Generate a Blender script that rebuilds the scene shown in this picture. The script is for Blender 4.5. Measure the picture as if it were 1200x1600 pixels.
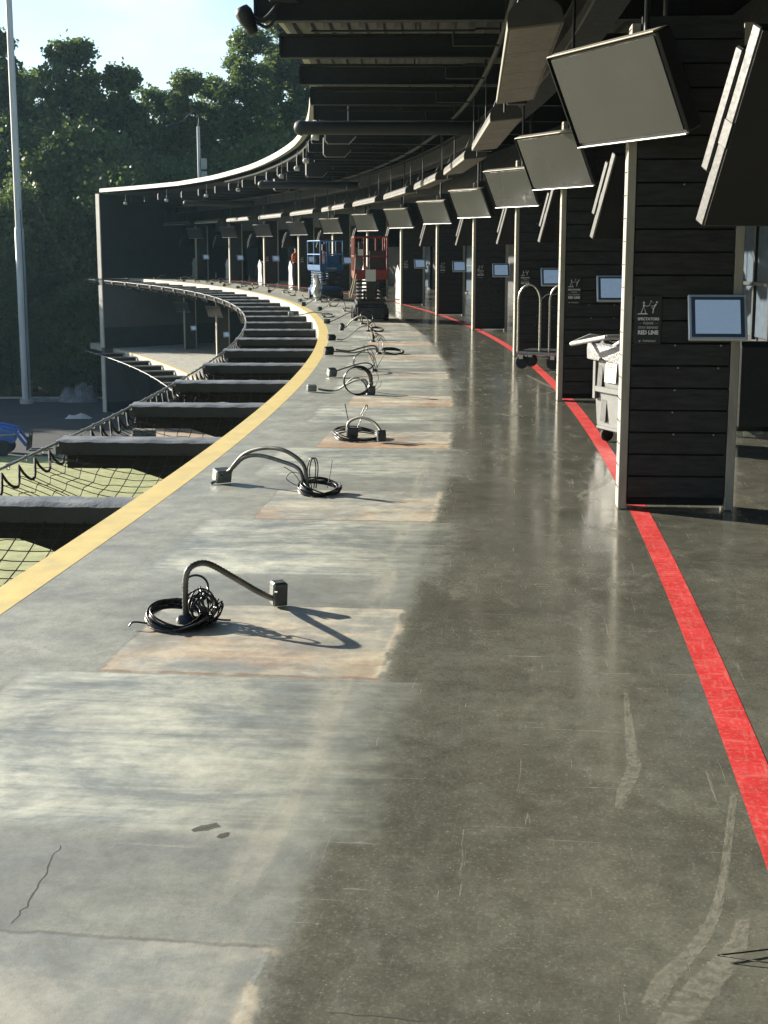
import bpy, bmesh, math, random
from mathutils import Vector, Matrix, noise as mnoise
R_ = math.radians
scene = bpy.context.scene
for o in list(bpy.data.objects): bpy.data.objects.remove(o)
COL = scene.collection

# ------------------------------------------------------------------ camera
cam_d = bpy.data.cameras.new('camera'); cam = bpy.data.objects.new('camera', cam_d); COL.objects.link(cam)
cam_d.sensor_fit = 'VERTICAL'; cam_d.sensor_height = 36.0; cam_d.sensor_width = 27.0; cam_d.lens = 50.0
cam_d.clip_start = 0.05; cam_d.clip_end = 3000
cam.location = (0, 0, 1.65); cam.rotation_euler = (R_(90 - 10.4426), 0, 0)
scene.camera = cam
# ------------------------------------------------------------------ light
SUN_AZ, SUN_EL = 57.0, 18.0            # degrees left of the view direction, above the horizon
sd = Vector((-math.sin(R_(SUN_AZ)) * math.cos(R_(SUN_EL)), math.cos(R_(SUN_AZ)) * math.cos(R_(SUN_EL)), math.sin(R_(SUN_EL))))
world = bpy.data.worlds.new('World'); scene.world = world; world.use_nodes = True
wt = world.node_tree; wt.nodes.clear()
wo = wt.nodes.new('ShaderNodeOutputWorld'); bg = wt.nodes.new('ShaderNodeBackground')
sky = wt.nodes.new('ShaderNodeTexSky'); sky.sky_type = 'NISHITA'; sky.sun_disc = False
sky.sun_elevation = R_(SUN_EL); sky.sun_rotation = R_(360 - SUN_AZ); sky.air_density = 1.0; sky.dust_density = 0.5; sky.ozone_density = 2.0
bg.inputs['Strength'].default_value = 0.072
tc = wt.nodes.new('ShaderNodeTexCoord'); mp = wt.nodes.new('ShaderNodeMapping'); mp.inputs['Scale'].default_value = (1, 1, 2.6)
cn = wt.nodes.new('ShaderNodeTexNoise'); cn.inputs['Scale'].default_value = 5.5; cn.inputs['Detail'].default_value = 6; cn.inputs['Roughness'].default_value = 0.55
cr = wt.nodes.new('ShaderNodeMapRange'); cr.inputs['From Min'].default_value = 0.50; cr.inputs['From Max'].default_value = 0.80; cr.interpolation_type = 'SMOOTHSTEP'; cr.inputs['To Max'].default_value = 0.5
cm = wt.nodes.new('ShaderNodeMix'); cm.data_type = 'RGBA'; cm.inputs['B'].default_value = (6.2, 7.0, 7.4, 1)
wt.links.new(tc.outputs['Generated'], mp.inputs['Vector']); wt.links.new(mp.outputs[0], cn.inputs['Vector'])
wt.links.new(cn.outputs['Fac'], cr.inputs['Value']); wt.links.new(cr.outputs[0], cm.inputs['Factor'])
wt.links.new(sky.outputs[0], cm.inputs['A']); wt.links.new(cm.outputs['Result'], bg.inputs['Color']); wt.links.new(bg.outputs[0], wo.inputs['Surface'])
sun_d = bpy.data.lights.new('sun', 'SUN'); sun_d.energy = 5.0; sun_d.angle = R_(0.5); sun_d.color = (1.0, 0.925, 0.79)
sun = bpy.data.objects.new('sun', sun_d); COL.objects.link(sun); sun.location = (-60, 40, 40)
sun.rotation_euler = sd.to_track_quat('Z', 'Y').to_euler()
# ------------------------------------------------------------------ exposure
vs = scene.view_settings; vs.view_transform = 'Standard'; vs.look = 'None'; vs.gamma = 1.0; vs.use_curve_mapping = False
vs.exposure = 1.5
scene.cycles.max_bounces = 6; scene.cycles.diffuse_bounces = 3; scene.cycles.transparent_max_bounces = 12
scene.cycles.caustics_reflective = False; scene.cycles.caustics_refractive = False

# ------------------------------------------------------------------ plan: everything lies on arcs about one centre
CX, CY, RAD = -153.5726, 21.9354, 152.4074
GROUND = -7.9
def arc(s, o=0.0, z=0.0):
    a = s / RAD
    return Vector((CX + (RAD + o) * math.cos(a), CY + (RAD + o) * math.sin(a), z))
def ang(s): return s / RAD
POST_S = [-12.55, -6.0, 0.6, 7.85, 14.6, 21.5, 28.15, 35.05, 41.95, 48.95, 56.0, 62.8, 69.3]
END_S = 71.0
ORD = ['nearest', 'second', 'third', 'fourth', 'fifth', 'sixth', 'seventh', 'eighth', 'ninth', 'tenth', 'eleventh', 'twelfth', 'thirteenth',
       'fourteenth', 'fifteenth', 'sixteenth', 'seventeenth', 'eighteenth', 'nineteenth', 'twentieth', 'twenty-first', 'twenty-second', 'twenty-third', 'twenty-fourth', 'twenty-fifth', 'twenty-sixth', 'twenty-seventh']

# ------------------------------------------------------------------ materials
class NT:
    def __init__(s, m): s.m = m; m.use_nodes = True; s.t = m.node_tree; s.t.nodes.clear()
    def node(s, typ, **kw):
        n = s.t.nodes.new(typ)
        for k, v in kw.items(): setattr(n, k, v)
        return n
    def put(s, sock, v):
        if isinstance(v, bpy.types.NodeSocket): s.t.links.new(v, sock)
        elif v is not None: sock.default_value = v
    def math(s, op, a, b=None, c=None):
        n = s.node('ShaderNodeMath', operation=op); s.put(n.inputs[0], a)
        if b is not None: s.put(n.inputs[1], b)
        if c is not None: s.put(n.inputs[2], c)
        return n.outputs[0]
    def ss(s, x, lo, hi, a=0.0, b=1.0):
        n = s.node('ShaderNodeMapRange', interpolation_type='SMOOTHSTEP'); s.put(n.inputs['Value'], x)
        for k, v in (('From Min', lo), ('From Max', hi), ('To Min', a), ('To Max', b)): s.put(n.inputs[k], v)
        return n.outputs[0]
    def mix(s, f, a, b):
        n = s.node('ShaderNodeMix', data_type='RGBA'); s.put(n.inputs['Factor'], f)
        for k, v in (('A', a), ('B', b)):
            s.put(n.inputs[k], (v[0], v[1], v[2], 1) if isinstance(v, tuple) else v)
        return n.outputs['Result']
    def noise(s, vec, scale, detail=3, rough=0.5, dist=0.0):
        n = s.node('ShaderNodeTexNoise'); s.put(n.inputs['Vector'], vec); n.inputs['Scale'].default_value = scale
        n.inputs['Detail'].default_value = detail; n.inputs['Roughness'].default_value = rough; n.inputs['Distortion'].default_value = dist
        return n.outputs['Fac']
    def scale(s, vec, sc, loc=(0, 0, 0)):
        n = s.node('ShaderNodeMapping'); s.put(n.inputs['Vector'], vec); n.inputs['Scale'].default_value = sc; n.inputs['Location'].default_value = loc
        return n.outputs[0]
    def bump(s, h, strength, dist=0.01):
        n = s.node('ShaderNodeBump'); s.put(n.inputs['Height'], h); s.put(n.inputs['Strength'], strength); n.inputs['Distance'].default_value = dist
        return n.outputs[0]
    def bsdf(s, **kw):
        n = s.node('ShaderNodeBsdfPrincipled')
        for k, v in kw.items():
            s.put(n.inputs[k.replace('_', ' ')], (v[0], v[1], v[2], 1) if isinstance(v, tuple) and len(v) == 3 else v)
        return n
    def out(s, sh):
        o = s.node('ShaderNodeOutputMaterial'); s.t.links.new(sh, o.inputs['Surface']); return s.m
MATS = {}
def mat(name, col, rough=0.6, metal=0.0, var=0.25, nscale=6.0, bump=0.15, spec=0.5, stretch=(1, 1, 1), dirt=None, dirt_amt=0.0, bdist=0.004, emit=None):
    """plain surface with mottling, grime and fine relief"""
    if name in MATS: return MATS[name]
    m = bpy.data.materials.new(name); n = NT(m)
    co = n.node('ShaderNodeTexCoord').outputs['Object']
    oi = n.node('ShaderNodeObjectInfo').outputs['Random']
    v = n.scale(co, stretch)
    off = n.node('ShaderNodeVectorMath', operation='ADD'); n.put(off.inputs[0], v)
    cx = n.node('ShaderNodeCombineXYZ'); n.put(cx.inputs[0], n.math('MULTIPLY', oi, 37.0)); n.put(cx.inputs[1], n.math('MULTIPLY', oi, 11.0)); n.put(off.inputs[1], cx.outputs[0])
    v = off.outputs[0]
    a = n.noise(v, nscale, 3, 0.6); b = n.noise(v, nscale * 9, 2, 0.6)
    lo = tuple(c * (1 - var) for c in col); hi = tuple(min(1, c * (1 + var)) for c in col)
    c = n.mix(n.ss(a, 0.3, 0.7), lo, hi)
    if dirt: c = n.mix(n.ss(n.noise(v, nscale * 0.6, 3, 0.65), 0.52, 0.72, 0, dirt_amt), c, dirt)
    rg = n.ss(b, 0.25, 0.75, max(0.02, rough - 0.08), min(1, rough + 0.1))
    kw = dict(Base_Color=c, Roughness=rg, Metallic=metal, Normal=n.bump(b, bump, bdist))
    kw['Specular_IOR_Level'] = spec
    if emit: kw['Emission_Color'] = emit[0]; kw['Emission_Strength'] = emit[1]
    MATS[name] = n.out(n.bsdf(**kw).outputs[0]); return m

def floor_material():
    m = bpy.data.materials.new('worn_concrete'); n = NT(m)
    uv = n.node('ShaderNodeUVMap', uv_map='plan').outputs[0]
    sp = n.node('ShaderNodeSeparateXYZ'); n.put(sp.inputs[0], uv); s, r = sp.outputs[0], sp.outputs[1]
    g = lambda sc, d=3, ro=0.55, st=(1, 1, 1), loc=(0, 0, 0), di=0.0: n.noise(n.scale(uv, st, loc), sc, d, ro, di)
    M = lambda *a: __import__('functools').reduce(lambda x, y: n.math('MULTIPLY', x, y), a)
    big_n = g(0.75, 4, 0.6); mid = g(3.0, 5, 0.65, loc=(3, 1, 0)); fine = g(38, 4, 0.7); grain = g(190, 2, 0.6)
    streak_r = g(1.0, 6, 0.68, (8.5, 1.0, 1), (1, 7, 0), 0.9)        # wipe marks across the bay
    streak_s = g(1.0, 4, 0.6, (0.35, 15, 1), (4, 2, 0))              # wheel marks along the walkway
    ed = n.math('MULTIPLY', n.math('SUBTRACT', g(7, 4, 0.65), 0.5), 0.06)
    s2 = n.math('ADD', s, ed); r2 = n.math('ADD', r, ed)
    q = n.math('ADD', s2, 16.42)
    t = n.math('FLOORED_MODULO', q, 3.25)
    bay = n.math('FLOOR', n.math('DIVIDE', q, 3.25))
    wn = n.node('ShaderNodeTexWhiteNoise', noise_dimensions='1D'); n.put(wn.inputs['W'], bay); br = wn.outputs['Value']
    small = M(n.ss(t, 0.0, 0.02), n.ss(t, 1.10, 1.125, 1, 0), n.ss(r2, 0.905, 0.925), n.ss(r2, 2.02, 2.04, 1, 0))
    big = M(n.ss(t, 1.70, 1.80), n.ss(t, 3.225, 3.25, 1, 0), n.ss(r2, 0.61, 0.645), n.ss(n.math('ADD', r2, n.math('MULTIPLY', n.math('SUBTRACT', g(13, 4, 0.7, loc=(8, 1, 0)), 0.5), 0.20)), 2.10, 2.27, 1, 0))
    rag = g(22, 4, 0.7, loc=(5, 5, 0))
    r3 = n.math('ADD', r2, n.math('ADD', n.math('MULTIPLY', n.math('SUBTRACT', rag, 0.5), 0.05), n.math('MULTIPLY', n.math('SUBTRACT', mid, 0.5), 0.14)))
    dark = n.ss(r3, 1.99, 2.13)
    cloud = g(2.1, 6, 0.72, (1.15, 0.8, 1), (2, 5, 0), 0.4)
    plain = n.mix(n.ss(mid, 0.3, 0.7), (0.225, 0.229, 0.188), (0.315, 0.318, 0.262))
    plain = n.mix(n.ss(cloud, 0.48, 0.7, 0, 0.5), plain, (0.185, 0.192, 0.172))
    plain = n.mix(n.ss(fine, 0.35, 0.7, 0, 0.30), plain, (0.15, 0.15, 0.128))
    dk = n.mix(n.ss(big_n, 0.3, 0.7), (0.094, 0.094, 0.073), (0.128, 0.128, 0.101))
    dk = n.mix(n.ss(cloud, 0.45, 0.72, 0, 0.55), dk, (0.142, 0.145, 0.118))
    dk = n.mix(n.ss(streak_s, 0.58, 0.76, 0, 0.28), dk, (0.17, 0.17, 0.14))
    dk = n.mix(n.ss(fine, 0.50, 0.72, 0, 0.6), dk, (0.18, 0.18, 0.145))
    c = n.mix(dark, plain, dk)
    peb = g(90, 3, 0.7, loc=(1, 3, 0)); c = n.mix(n.ss(peb, 0.53, 0.68, 0, 0.75), c, n.mix(0.5, c, (0.05, 0.05, 0.042))); c = n.mix(n.ss(peb, 0.44, 0.30, 0, 0.6), c, n.mix(0.5, c, (0.42, 0.41, 0.35)))
    # strip between two imprints: damp-looking mid grey
    gap = M(n.ss(t, 1.10, 1.16), n.ss(t, 1.62, 1.9, 1, 0), n.ss(r2, 0.66, 0.95), n.ss(r3, 2.0, 2.1, 1, 0))
    c = n.mix(n.math('MULTIPLY', gap, n.ss(cloud, 0.3, 0.65, 0.35, 0.8)), c, (0.155, 0.165, 0.152))
    # imprint of the hitting mat: chalky clouds over blue-grey concrete
    chalk = n.ss(n.math('ADD', n.math('MULTIPLY', cloud, 0.62), n.math('MULTIPLY', streak_r, 0.38)), 0.38, 0.63)
    bigc = n.mix(chalk, (0.175, 0.195, 0.182), (0.50, 0.50, 0.405))
    bigc = n.mix(n.ss(mid, 0.52, 0.72, 0, 0.5), bigc, (0.20, 0.215, 0.20))
    bigc = n.mix(n.ss(n.math('ADD', r3, n.math('MULTIPLY', n.math('SUBTRACT', cloud, 0.5), 0.9)), 1.35, 2.2, 0, 0.62), bigc, (0.135, 0.139, 0.118))
    c = n.mix(M(big, n.ss(n.math('ADD', mid, n.math('MULTIPLY', rag, 0.5)), 0.40, 0.70, 0.78, 1.0)), c, bigc)
    # imprint of the ball dispenser, rusty in places
    smc = n.mix(n.ss(n.math('ADD', n.math('MULTIPLY', cloud, 0.75), n.math('MULTIPLY', streak_r, 0.25)), 0.40, 0.60), (0.25, 0.26, 0.235), (0.54, 0.49, 0.37))
    rn_ = g(1.7, 5, 0.66, (1.3, 1.0, 1), (9, 3, 0))
    rust = M(n.ss(n.math('ADD', rn_, n.math('MULTIPLY', br, 0.12)), 0.50, 0.62), n.ss(g(1.0, 5, 0.7, (16, 2.0, 1), di=0.8), 0.36, 0.62, 0.1, 1.0))
    smc = n.mix(n.math('MULTIPLY', M(rust, n.ss(t, 0.95, 0.45, 0, 1), n.ss(s, -15.5, -13.5, 0.45, 1.0)), 0.9), smc, (0.44, 0.21, 0.08))
    smc = n.mix(M(n.ss(n.math('ABSOLUTE', n.math('SUBTRACT', r2, 1.47)), 0.28, 0.52), n.ss(t, 0.65, 0.12, 0, 0.5), n.ss(rn_, 0.4, 0.6, 0.3, 1)), smc, (0.42, 0.31, 0.18))
    smc = n.mix(n.math('MAXIMUM', n.ss(br, 0.1, 0.6, 0.35, 0.0), n.ss(s, -17.0, -16.0, 0.8, 0.0)), smc, n.mix(n.ss(cloud, 0.35, 0.65), (0.175, 0.19, 0.18), (0.29, 0.298, 0.26)))
    c = n.mix(n.math('MULTIPLY', small, 0.95), c, smc)
    slab = M(n.ss(n.math('ABSOLUTE', n.math('SUBTRACT', t, 1.115)), 0.004, 0.014, 1, 0), n.ss(r2, 0.88, 0.93), n.ss(r2, 2.03, 2.06, 1, 0))
    c = n.mix(n.math('MULTIPLY', slab, 0.5), c, (0.10, 0.10, 0.09))
    rim1 = M(n.ss(n.math('ABSOLUTE', n.math('SUBTRACT', t, 0.018)), 0.006, 0.026, 1, 0), n.ss(r2, 0.9, 0.93), n.ss(r2, 2.03, 2.06, 1, 0), n.ss(mid, 0.36, 0.5))
    c = n.mix(n.math('MULTIPLY', rim1, 0.75), c, (0.20, 0.12, 0.06))
    rim2 = M(n.ss(n.math('ABSOLUTE', n.math('SUBTRACT', r2, 2.035)), 0.008, 0.035, 1, 0), n.ss(t, 0.0, 0.04), n.ss(t, 1.08, 1.13, 1, 0), n.ss(g(11), 0.42, 0.55))
    c = n.mix(n.math('MULTIPLY', rim2, 0.8), c, (0.44, 0.39, 0.30))
    rim3 = M(n.ss(n.math('ABSOLUTE', n.math('SUBTRACT', r2, 0.63)), 0.01, 0.05, 1, 0), n.ss(t, 1.7, 1.9), n.ss(mid, 0.36, 0.55))
    c = n.mix(n.math('MULTIPLY', rim3, 0.35), c, (0.17, 0.165, 0.14))
    # smeared dust, specks and scratches
    smear = M(n.ss(g(1.0, 6, 0.7, (2.2, 5.5, 1), (6, 6, 0), 0.5), 0.50, 0.72), dark)
    c = n.mix(n.math('MULTIPLY', smear, 0.17), c, (0.30, 0.29, 0.235))
    wheel_ = M(n.ss(n.math('ABSOLUTE', n.math('SUBTRACT', r, 1.90)), 0.03, 0.09, 1, 0), n.ss(g(1.0, 4, 0.6, (1.1, 9, 1), (2, 9, 0)), 0.42, 0.6))
    c = n.mix(n.math('MULTIPLY', wheel_, 0.38), c, (0.40, 0.38, 0.30))
    vo = n.node('ShaderNodeTexVoronoi', feature='F1'); n.put(vo.inputs['Vector'], uv); vo.inputs['Scale'].default_value = 52
    wc = n.node('ShaderNodeSeparateColor'); n.put(wc.inputs[0], vo.outputs['Color'])
    speck = M(n.ss(vo.outputs['Distance'], 0.02, 0.16, 1, 0), n.ss(wc.outputs[0], 0.45, 0.6), n.ss(mid, 0.40, 0.6, 0.15, 1.0))
    c = n.mix(M(speck, n.math('ADD', n.math('MULTIPLY', dark, 0.62), 0.18)), c, (0.46, 0.45, 0.37))
    pit = M(n.ss(vo.outputs['Distance'], 0.03, 0.12, 1, 0), n.ss(wc.outputs[1], 0.955, 0.965))
    c = n.mix(n.math('MULTIPLY', pit, 0.8), c, (0.045, 0.04, 0.035))
    rot = n.node('ShaderNodeMapping'); n.put(rot.inputs['Vector'], uv); rot.inputs['Rotation'].default_value = (0, 0, 0.5); rot.inputs['Scale'].default_value = (1.3, 40, 1)
    sc1 = n.ss(n.noise(rot.outputs[0], 1.0, 4, 0.7, 0.4), 0.64, 0.70)
    rot2 = n.node('ShaderNodeMapping'); n.put(rot2.inputs['Vector'], uv); rot2.inputs['Rotation'].default_value = (0, 0, -0.35); rot2.inputs['Scale'].default_value = (34, 1.6, 1)
    sc2 = n.ss(n.noise(rot2.outputs[0], 1.0, 4, 0.7, 0.5), 0.64, 0.71)
    scr = n.math('MAXIMUM', sc1, sc2)
    c = n.mix(n.math('MULTIPLY', scr, 0.24), c, (0.42, 0.41, 0.33))
    c = n.mix(n.ss(grain, 0.35, 0.75, 0, 0.20), c, n.mix(0.55, c, (0.03, 0.03, 0.028)))
    mot = n.ss(n.noise(uv, 7.5, 7, 0.78), 0.28, 0.72, 0.80, 1.28); mot2 = n.ss(n.noise(n.scale(uv, (1.4, 0.8, 1), (11, 4, 0)), 0.9, 3, 0.6), 0.3, 0.7, 0.86, 1.12)
    vm = n.node('ShaderNodeVectorMath', operation='SCALE'); n.put(vm.inputs[0], c); n.put(vm.inputs['Scale'], n.math('MULTIPLY', mot, mot2)); c = vm.outputs[0]
    rough = n.math('ADD', n.math('MULTIPLY', dark, -0.39), 0.52)
    rough = n.math('ADD', rough, n.math('MULTIPLY', n.math('SUBTRACT', mid, 0.5), 0.18))
    rough = n.math('ADD', rough, n.math('MULTIPLY', n.math('MAXIMUM', n.math('MAXIMUM', speck, scr), smear), 0.2))
    h = n.math('ADD', n.math('MULTIPLY', fine, 0.5), n.math('MULTIPLY', grain, 0.3))
    h = n.math('SUBTRACT', h, n.math('MULTIPLY', small, 0.9))
    n_bump = n.math('ADD', n.math('MULTIPLY', dark, -0.20), 0.27)
    b = n.bsdf(Base_Color=c, Roughness=rough, Normal=n.bump(h, n_bump, 0.004), Specular_IOR_Level=0.6)
    return n.out(b.outputs[0])

def decal_material(name, col, amt, sc, streak=0.0, cut=0.5):
    """worn mark: ragged edges, broken body"""
    m = bpy.data.materials.new(name); n = NT(m)
    co = n.node('ShaderNodeTexCoord').outputs['Object']; uv = n.node('ShaderNodeUVMap', uv_map='plan').outputs[0]
    sp = n.node('ShaderNodeSeparateXYZ'); n.put(sp.inputs[0], uv)
    edge = n.math('SUBTRACT', 1.0, n.math('MULTIPLY', n.math('ABSOLUTE', n.math('SUBTRACT', sp.outputs[1], 0.5)), 2.0))
    ends = n.math('MINIMUM', n.ss(sp.outputs[0], 0.0, 0.2), n.ss(sp.outputs[0], 1.0, 0.8))
    rag = n.noise(co, sc, 4, 0.7); body = n.noise(co, sc * 0.45, 5, 0.7, 0.8); fibre = n.noise(n.scale(uv, (30, 3, 1)), 1.0, 4, 0.7)
    f = n.ss(n.math('ADD', n.math('MINIMUM', edge, ends), n.math('MULTIPLY', n.math('SUBTRACT', rag, 0.5), 0.9)), cut - 0.12, cut + 0.12)
    f = n.math('MULTIPLY', f, n.ss(body, 0.30, 0.60, 0.55, 1.0))
    if streak: f = n.math('MULTIPLY', f, n.ss(fibre, 0.35, 0.6, 1 - streak, 1.0))
    f = n.math('MULTIPLY', f, amt)
    b = n.bsdf(Base_Color=col, Roughness=0.75); tr = n.node('ShaderNodeBsdfTransparent'); mx = n.node('ShaderNodeMixShader')
    n.put(mx.inputs[0], f); n.put(mx.inputs[1], tr.outputs[0]); n.put(mx.inputs[2], b.outputs[0])
    return n.out(mx.outputs[0])

def paint_material(name, col, wear_col):
    m = bpy.data.materials.new(name); n = NT(m)
    uv = n.node('ShaderNodeUVMap', uv_map='plan').outputs[0]
    a = n.noise(uv, 6, 5, 0.65); b = n.noise(n.scale(uv, (3, 22, 1)), 2.0, 5, 0.7); b2 = n.noise(n.scale(uv, (25, 4, 1), (3, 3, 0)), 1.5, 5, 0.7); f = n.noise(uv, 60, 3)
    c = n.mix(n.ss(a, 0.3, 0.7), tuple(x * 0.82 for x in col), col)
    c = n.mix(n.ss(n.math('MAXIMUM', b, b2), 0.52, 0.66, 0, 0.45), c, wear_col)
    c = n.mix(n.ss(f, 0.52, 0.66, 0, 0.40), c, wear_col); c = n.mix(n.ss(n.noise(uv, 1.3, 4, 0.7), 0.5, 0.75, 0, 0.35), c, tuple(x * 0.45 + 0.03 for x in col))
    return n.out(n.bsdf(Base_Color=c, Roughness=n.ss(a, 0.3, 0.7, 0.4, 0.6), Normal=n.bump(f, 0.15, 0.003)).outputs[0])

def leaf_material(name, c1, c2, c3):
    m = bpy.data.materials.new(name); n = NT(m)
    co = n.node('ShaderNodeTexCoord').outputs['Object']; oi = n.node('ShaderNodeObjectInfo').outputs['Random']
    gi = n.node('ShaderNodeNewGeometry').outputs['Random Per Island']
    c = n.mix(n.ss(n.noise(co, 0.35, 3), 0.35, 0.65), c1, c2)
    c = n.mix(n.math('MULTIPLY', n.ss(gi, 0.55, 1.0), 0.6), c, c3)
    c = n.mix(n.math('MULTIPLY', oi, 0.35), c, c3)
    b = n.bsdf(Base_Color=c, Roughness=0.5, Specular_IOR_Level=0.35)
    tl = n.node('ShaderNodeBsdfTranslucent'); n.put(tl.inputs[0], n.mix(0.5, c, (0.14, 0.22, 0.04)))
    mx = n.node('ShaderNodeMixShader'); mx.inputs[0].default_value = 0.42
    n.put(mx.inputs[1], b.outputs[0]); n.put(mx.inputs[2], tl.outputs[0])
    return n.out(mx.outputs[0])

def ground_material(name, c1, c2, c3, sc, rough=0.9, bump=0.4, bd=0.02):
    m = bpy.data.materials.new(name); n = NT(m); co = n.node('ShaderNodeTexCoord').outputs['Object']
    a = n.noise(co, sc, 6, 0.6); b = n.noise(co, sc * 14, 4, 0.6); d = n.noise(co, sc * 0.2, 4)
    c = n.mix(n.ss(a, 0.3, 0.7), c1, c2); c = n.mix(n.ss(b, 0.45, 0.75, 0, 0.7), c, c3); c = n.mix(n.ss(d, 0.4, 0.7, 0, 0.35), c, c1)
    return n.out(n.bsdf(Base_Color=c, Roughness=rough, Normal=n.bump(b, bump, bd), Specular_IOR_Level=0.25).outputs[0])

M_floor = floor_material()
M_conc = mat('concrete_edge', (0.34, 0.33, 0.28), 0.8, var=0.2, nscale=3)
M_red = paint_material('red_paint', (0.66, 0.035, 0.036), (0.58, 0.22, 0.18))
M_yel = paint_material('yellow_paint', (0.70, 0.53, 0.17), (0.64, 0.55, 0.30))
M_board = mat('charred_board', (0.0205, 0.0205, 0.0195), 0.62, var=0.5, nscale=3, stretch=(2, 12, 12), bump=0.2)
M_post = mat('weathered_post', (0.38, 0.355, 0.285), 0.55, var=0.14, nscale=4, stretch=(3, 3, 0.7), dirt=(0.30, 0.26, 0.19), dirt_amt=0.5)
M_pipe = mat('pipe_grey', (0.018, 0.019, 0.020), 0.5, metal=0.3)
M_steel_black = mat('black_steel', (0.0065, 0.0085, 0.0115), 0.6, var=0.3, nscale=2)
M_roofdeck = mat('galvanised_deck', (0.07, 0.074, 0.074), 0.5, metal=0.3, var=0.15)
M_fascia = mat('pale_fascia', (0.40, 0.385, 0.335), 0.5, var=0.08, nscale=1.5)
M_wall_dark = mat('dark_siding', (0.007, 0.010, 0.013), 0.7, var=0.3, nscale=1.2)
M_wall_grey = mat('grey_render', (0.095, 0.098, 0.10), 0.8, var=0.1, nscale=0.8)
M_wall_navy = mat('navy_plinth', (0.020, 0.025, 0.032), 0.7, var=0.2, nscale=1)
M_tvscreen = mat('dusty_screen', (0.033, 0.033, 0.034), 0.16, var=0.05, nscale=1.2, bump=0.0, dirt=(0.05, 0.047, 0.043), dirt_amt=0.5)
M_tvframe = mat('tv_shell', (0.012, 0.012, 0.013), 0.45, var=0.1)
M_silver = mat('brushed_silver', (0.42, 0.42, 0.41), 0.38, metal=0.7, var=0.1, stretch=(1, 1, 9))
M_tvside = mat('tv_side', (0.011, 0.0125, 0.0125), 0.5, metal=0.0, var=0.1)
M_tvtrim = mat('tv_trim', (0.20, 0.185, 0.15), 0.5, metal=0.2, var=0.1)
M_darkglass = mat('dark_glass', (0.010, 0.011, 0.016), 0.12, var=0.1, nscale=1.5, bump=0.01, dirt=(0.02, 0.022, 0.03), dirt_amt=0.5)
M_tablet_sky = mat('tablet_sky_reflection', (0.17, 0.26, 0.38), 0.25, var=0.05, nscale=2, bump=0.01, emit=((0.27, 0.38, 0.52, 1), 0.17))  # blue colour and glow stand in for the sky reflected in the glass
M_tabframe = mat('tablet_frame', (0.62, 0.68, 0.73), 0.4, metal=0.2, var=0.06)
M_tabinner = mat('tablet_bezel', (0.06, 0.095, 0.15), 0.4, var=0.1)
M_heater = mat('heater_steel', (0.20, 0.19, 0.16), 0.5, metal=0.2, var=0.15, nscale=2, dirt=(0.2, 0.19, 0.16), dirt_amt=0.4)
M_heater_d = mat('heater_cap', (0.045, 0.043, 0.038), 0.5, var=0.15)
M_pad_lit = mat('vinyl_pad_lit', (0.17, 0.17, 0.16), 0.42, var=0.25, nscale=3, bump=0.35, bdist=0.02)  # black vinyl painted paler, as its top looks in the sun
M_pad_shade = mat('vinyl_pad_shade', (0.014, 0.014, 0.014), 0.5, var=0.25, nscale=4, bump=0.3, bdist=0.01)  # same vinyl near-black, the shade on the pad sides put into the colour
M_blackcloth = mat('black_plate', (0.008, 0.008, 0.008), 0.85, var=0.3)
M_net = mat('net_twine', (0.010, 0.010, 0.010), 0.8, var=0.1)
M_cable = mat('galvanised_cable', (0.36, 0.36, 0.35), 0.4, metal=0.7, var=0.1)
M_rubber = mat('cable_rubber', (0.011, 0.011, 0.012), 0.32, var=0.2)
M_wire = mat('thin_wire', (0.05, 0.035, 0.03), 0.5, var=0.2)
M_conduit = mat('flex_conduit', (0.14, 0.135, 0.12), 0.4, metal=0.35, var=0.3, nscale=10)
M_conduit_l = mat('pale_conduit', (0.30, 0.28, 0.23), 0.42, metal=0.25, var=0.25, nscale=10)
M_jbox = mat('junction_box', (0.26, 0.28, 0.27), 0.4, metal=0.6, var=0.25, nscale=14)
M_jbox_m = mat('junction_box_mid', (0.11, 0.115, 0.11), 0.4, metal=0.4, var=0.25, nscale=14)
M_jbox_d = mat('junction_box_dark', (0.05, 0.055, 0.06), 0.45, metal=0.3, var=0.25, nscale=14)
M_white = mat('white_plastic', (0.42, 0.415, 0.39), 0.45, var=0.06)
M_bag = mat('white_bag', (0.48, 0.475, 0.44), 0.35, var=0.08, bump=0.4, nscale=9, bdist=0.01)
M_bin = mat('grey_bin', (0.135, 0.14, 0.135), 0.5, var=0.1)
M_bin_d = mat('bin_recess', (0.03, 0.03, 0.03), 0.6)
M_paper = mat('paper', (0.60, 0.59, 0.53), 0.8, var=0.04)
M_ink = mat('ink', (0.10, 0.10, 0.10), 0.8)
M_signblk = mat('sign_black', (0.004, 0.0045, 0.0045), 0.4, var=0.1)
M_signtxt = mat('sign_white', (0.80, 0.81, 0.78), 0.6, var=0.03)
M_signgry = mat('sign_grey', (0.48, 0.49, 0.48), 0.6, var=0.03)
M_steel = mat('satin_steel', (0.40, 0.385, 0.33), 0.3, metal=0.85, var=0.12)
M_tyre = mat('tyre', (0.016, 0.016, 0.016), 0.8, var=0.3)
M_redlift = mat('red_enamel', (0.20, 0.018, 0.014), 0.4, var=0.2, dirt=(0.12, 0.05, 0.04), dirt_amt=0.5)
M_bluelift = mat('blue_enamel', (0.012, 0.075, 0.19), 0.4, var=0.2, dirt=(0.03, 0.06, 0.10), dirt_amt=0.5)
M_blue_pale = mat('blue_rail', (0.05, 0.15, 0.31), 0.4, var=0.15)
M_grime = mat('greasy_black', (0.012, 0.012, 0.012), 0.45, var=0.5, nscale=9, dirt=(0.06, 0.055, 0.05), dirt_amt=0.5)
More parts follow.
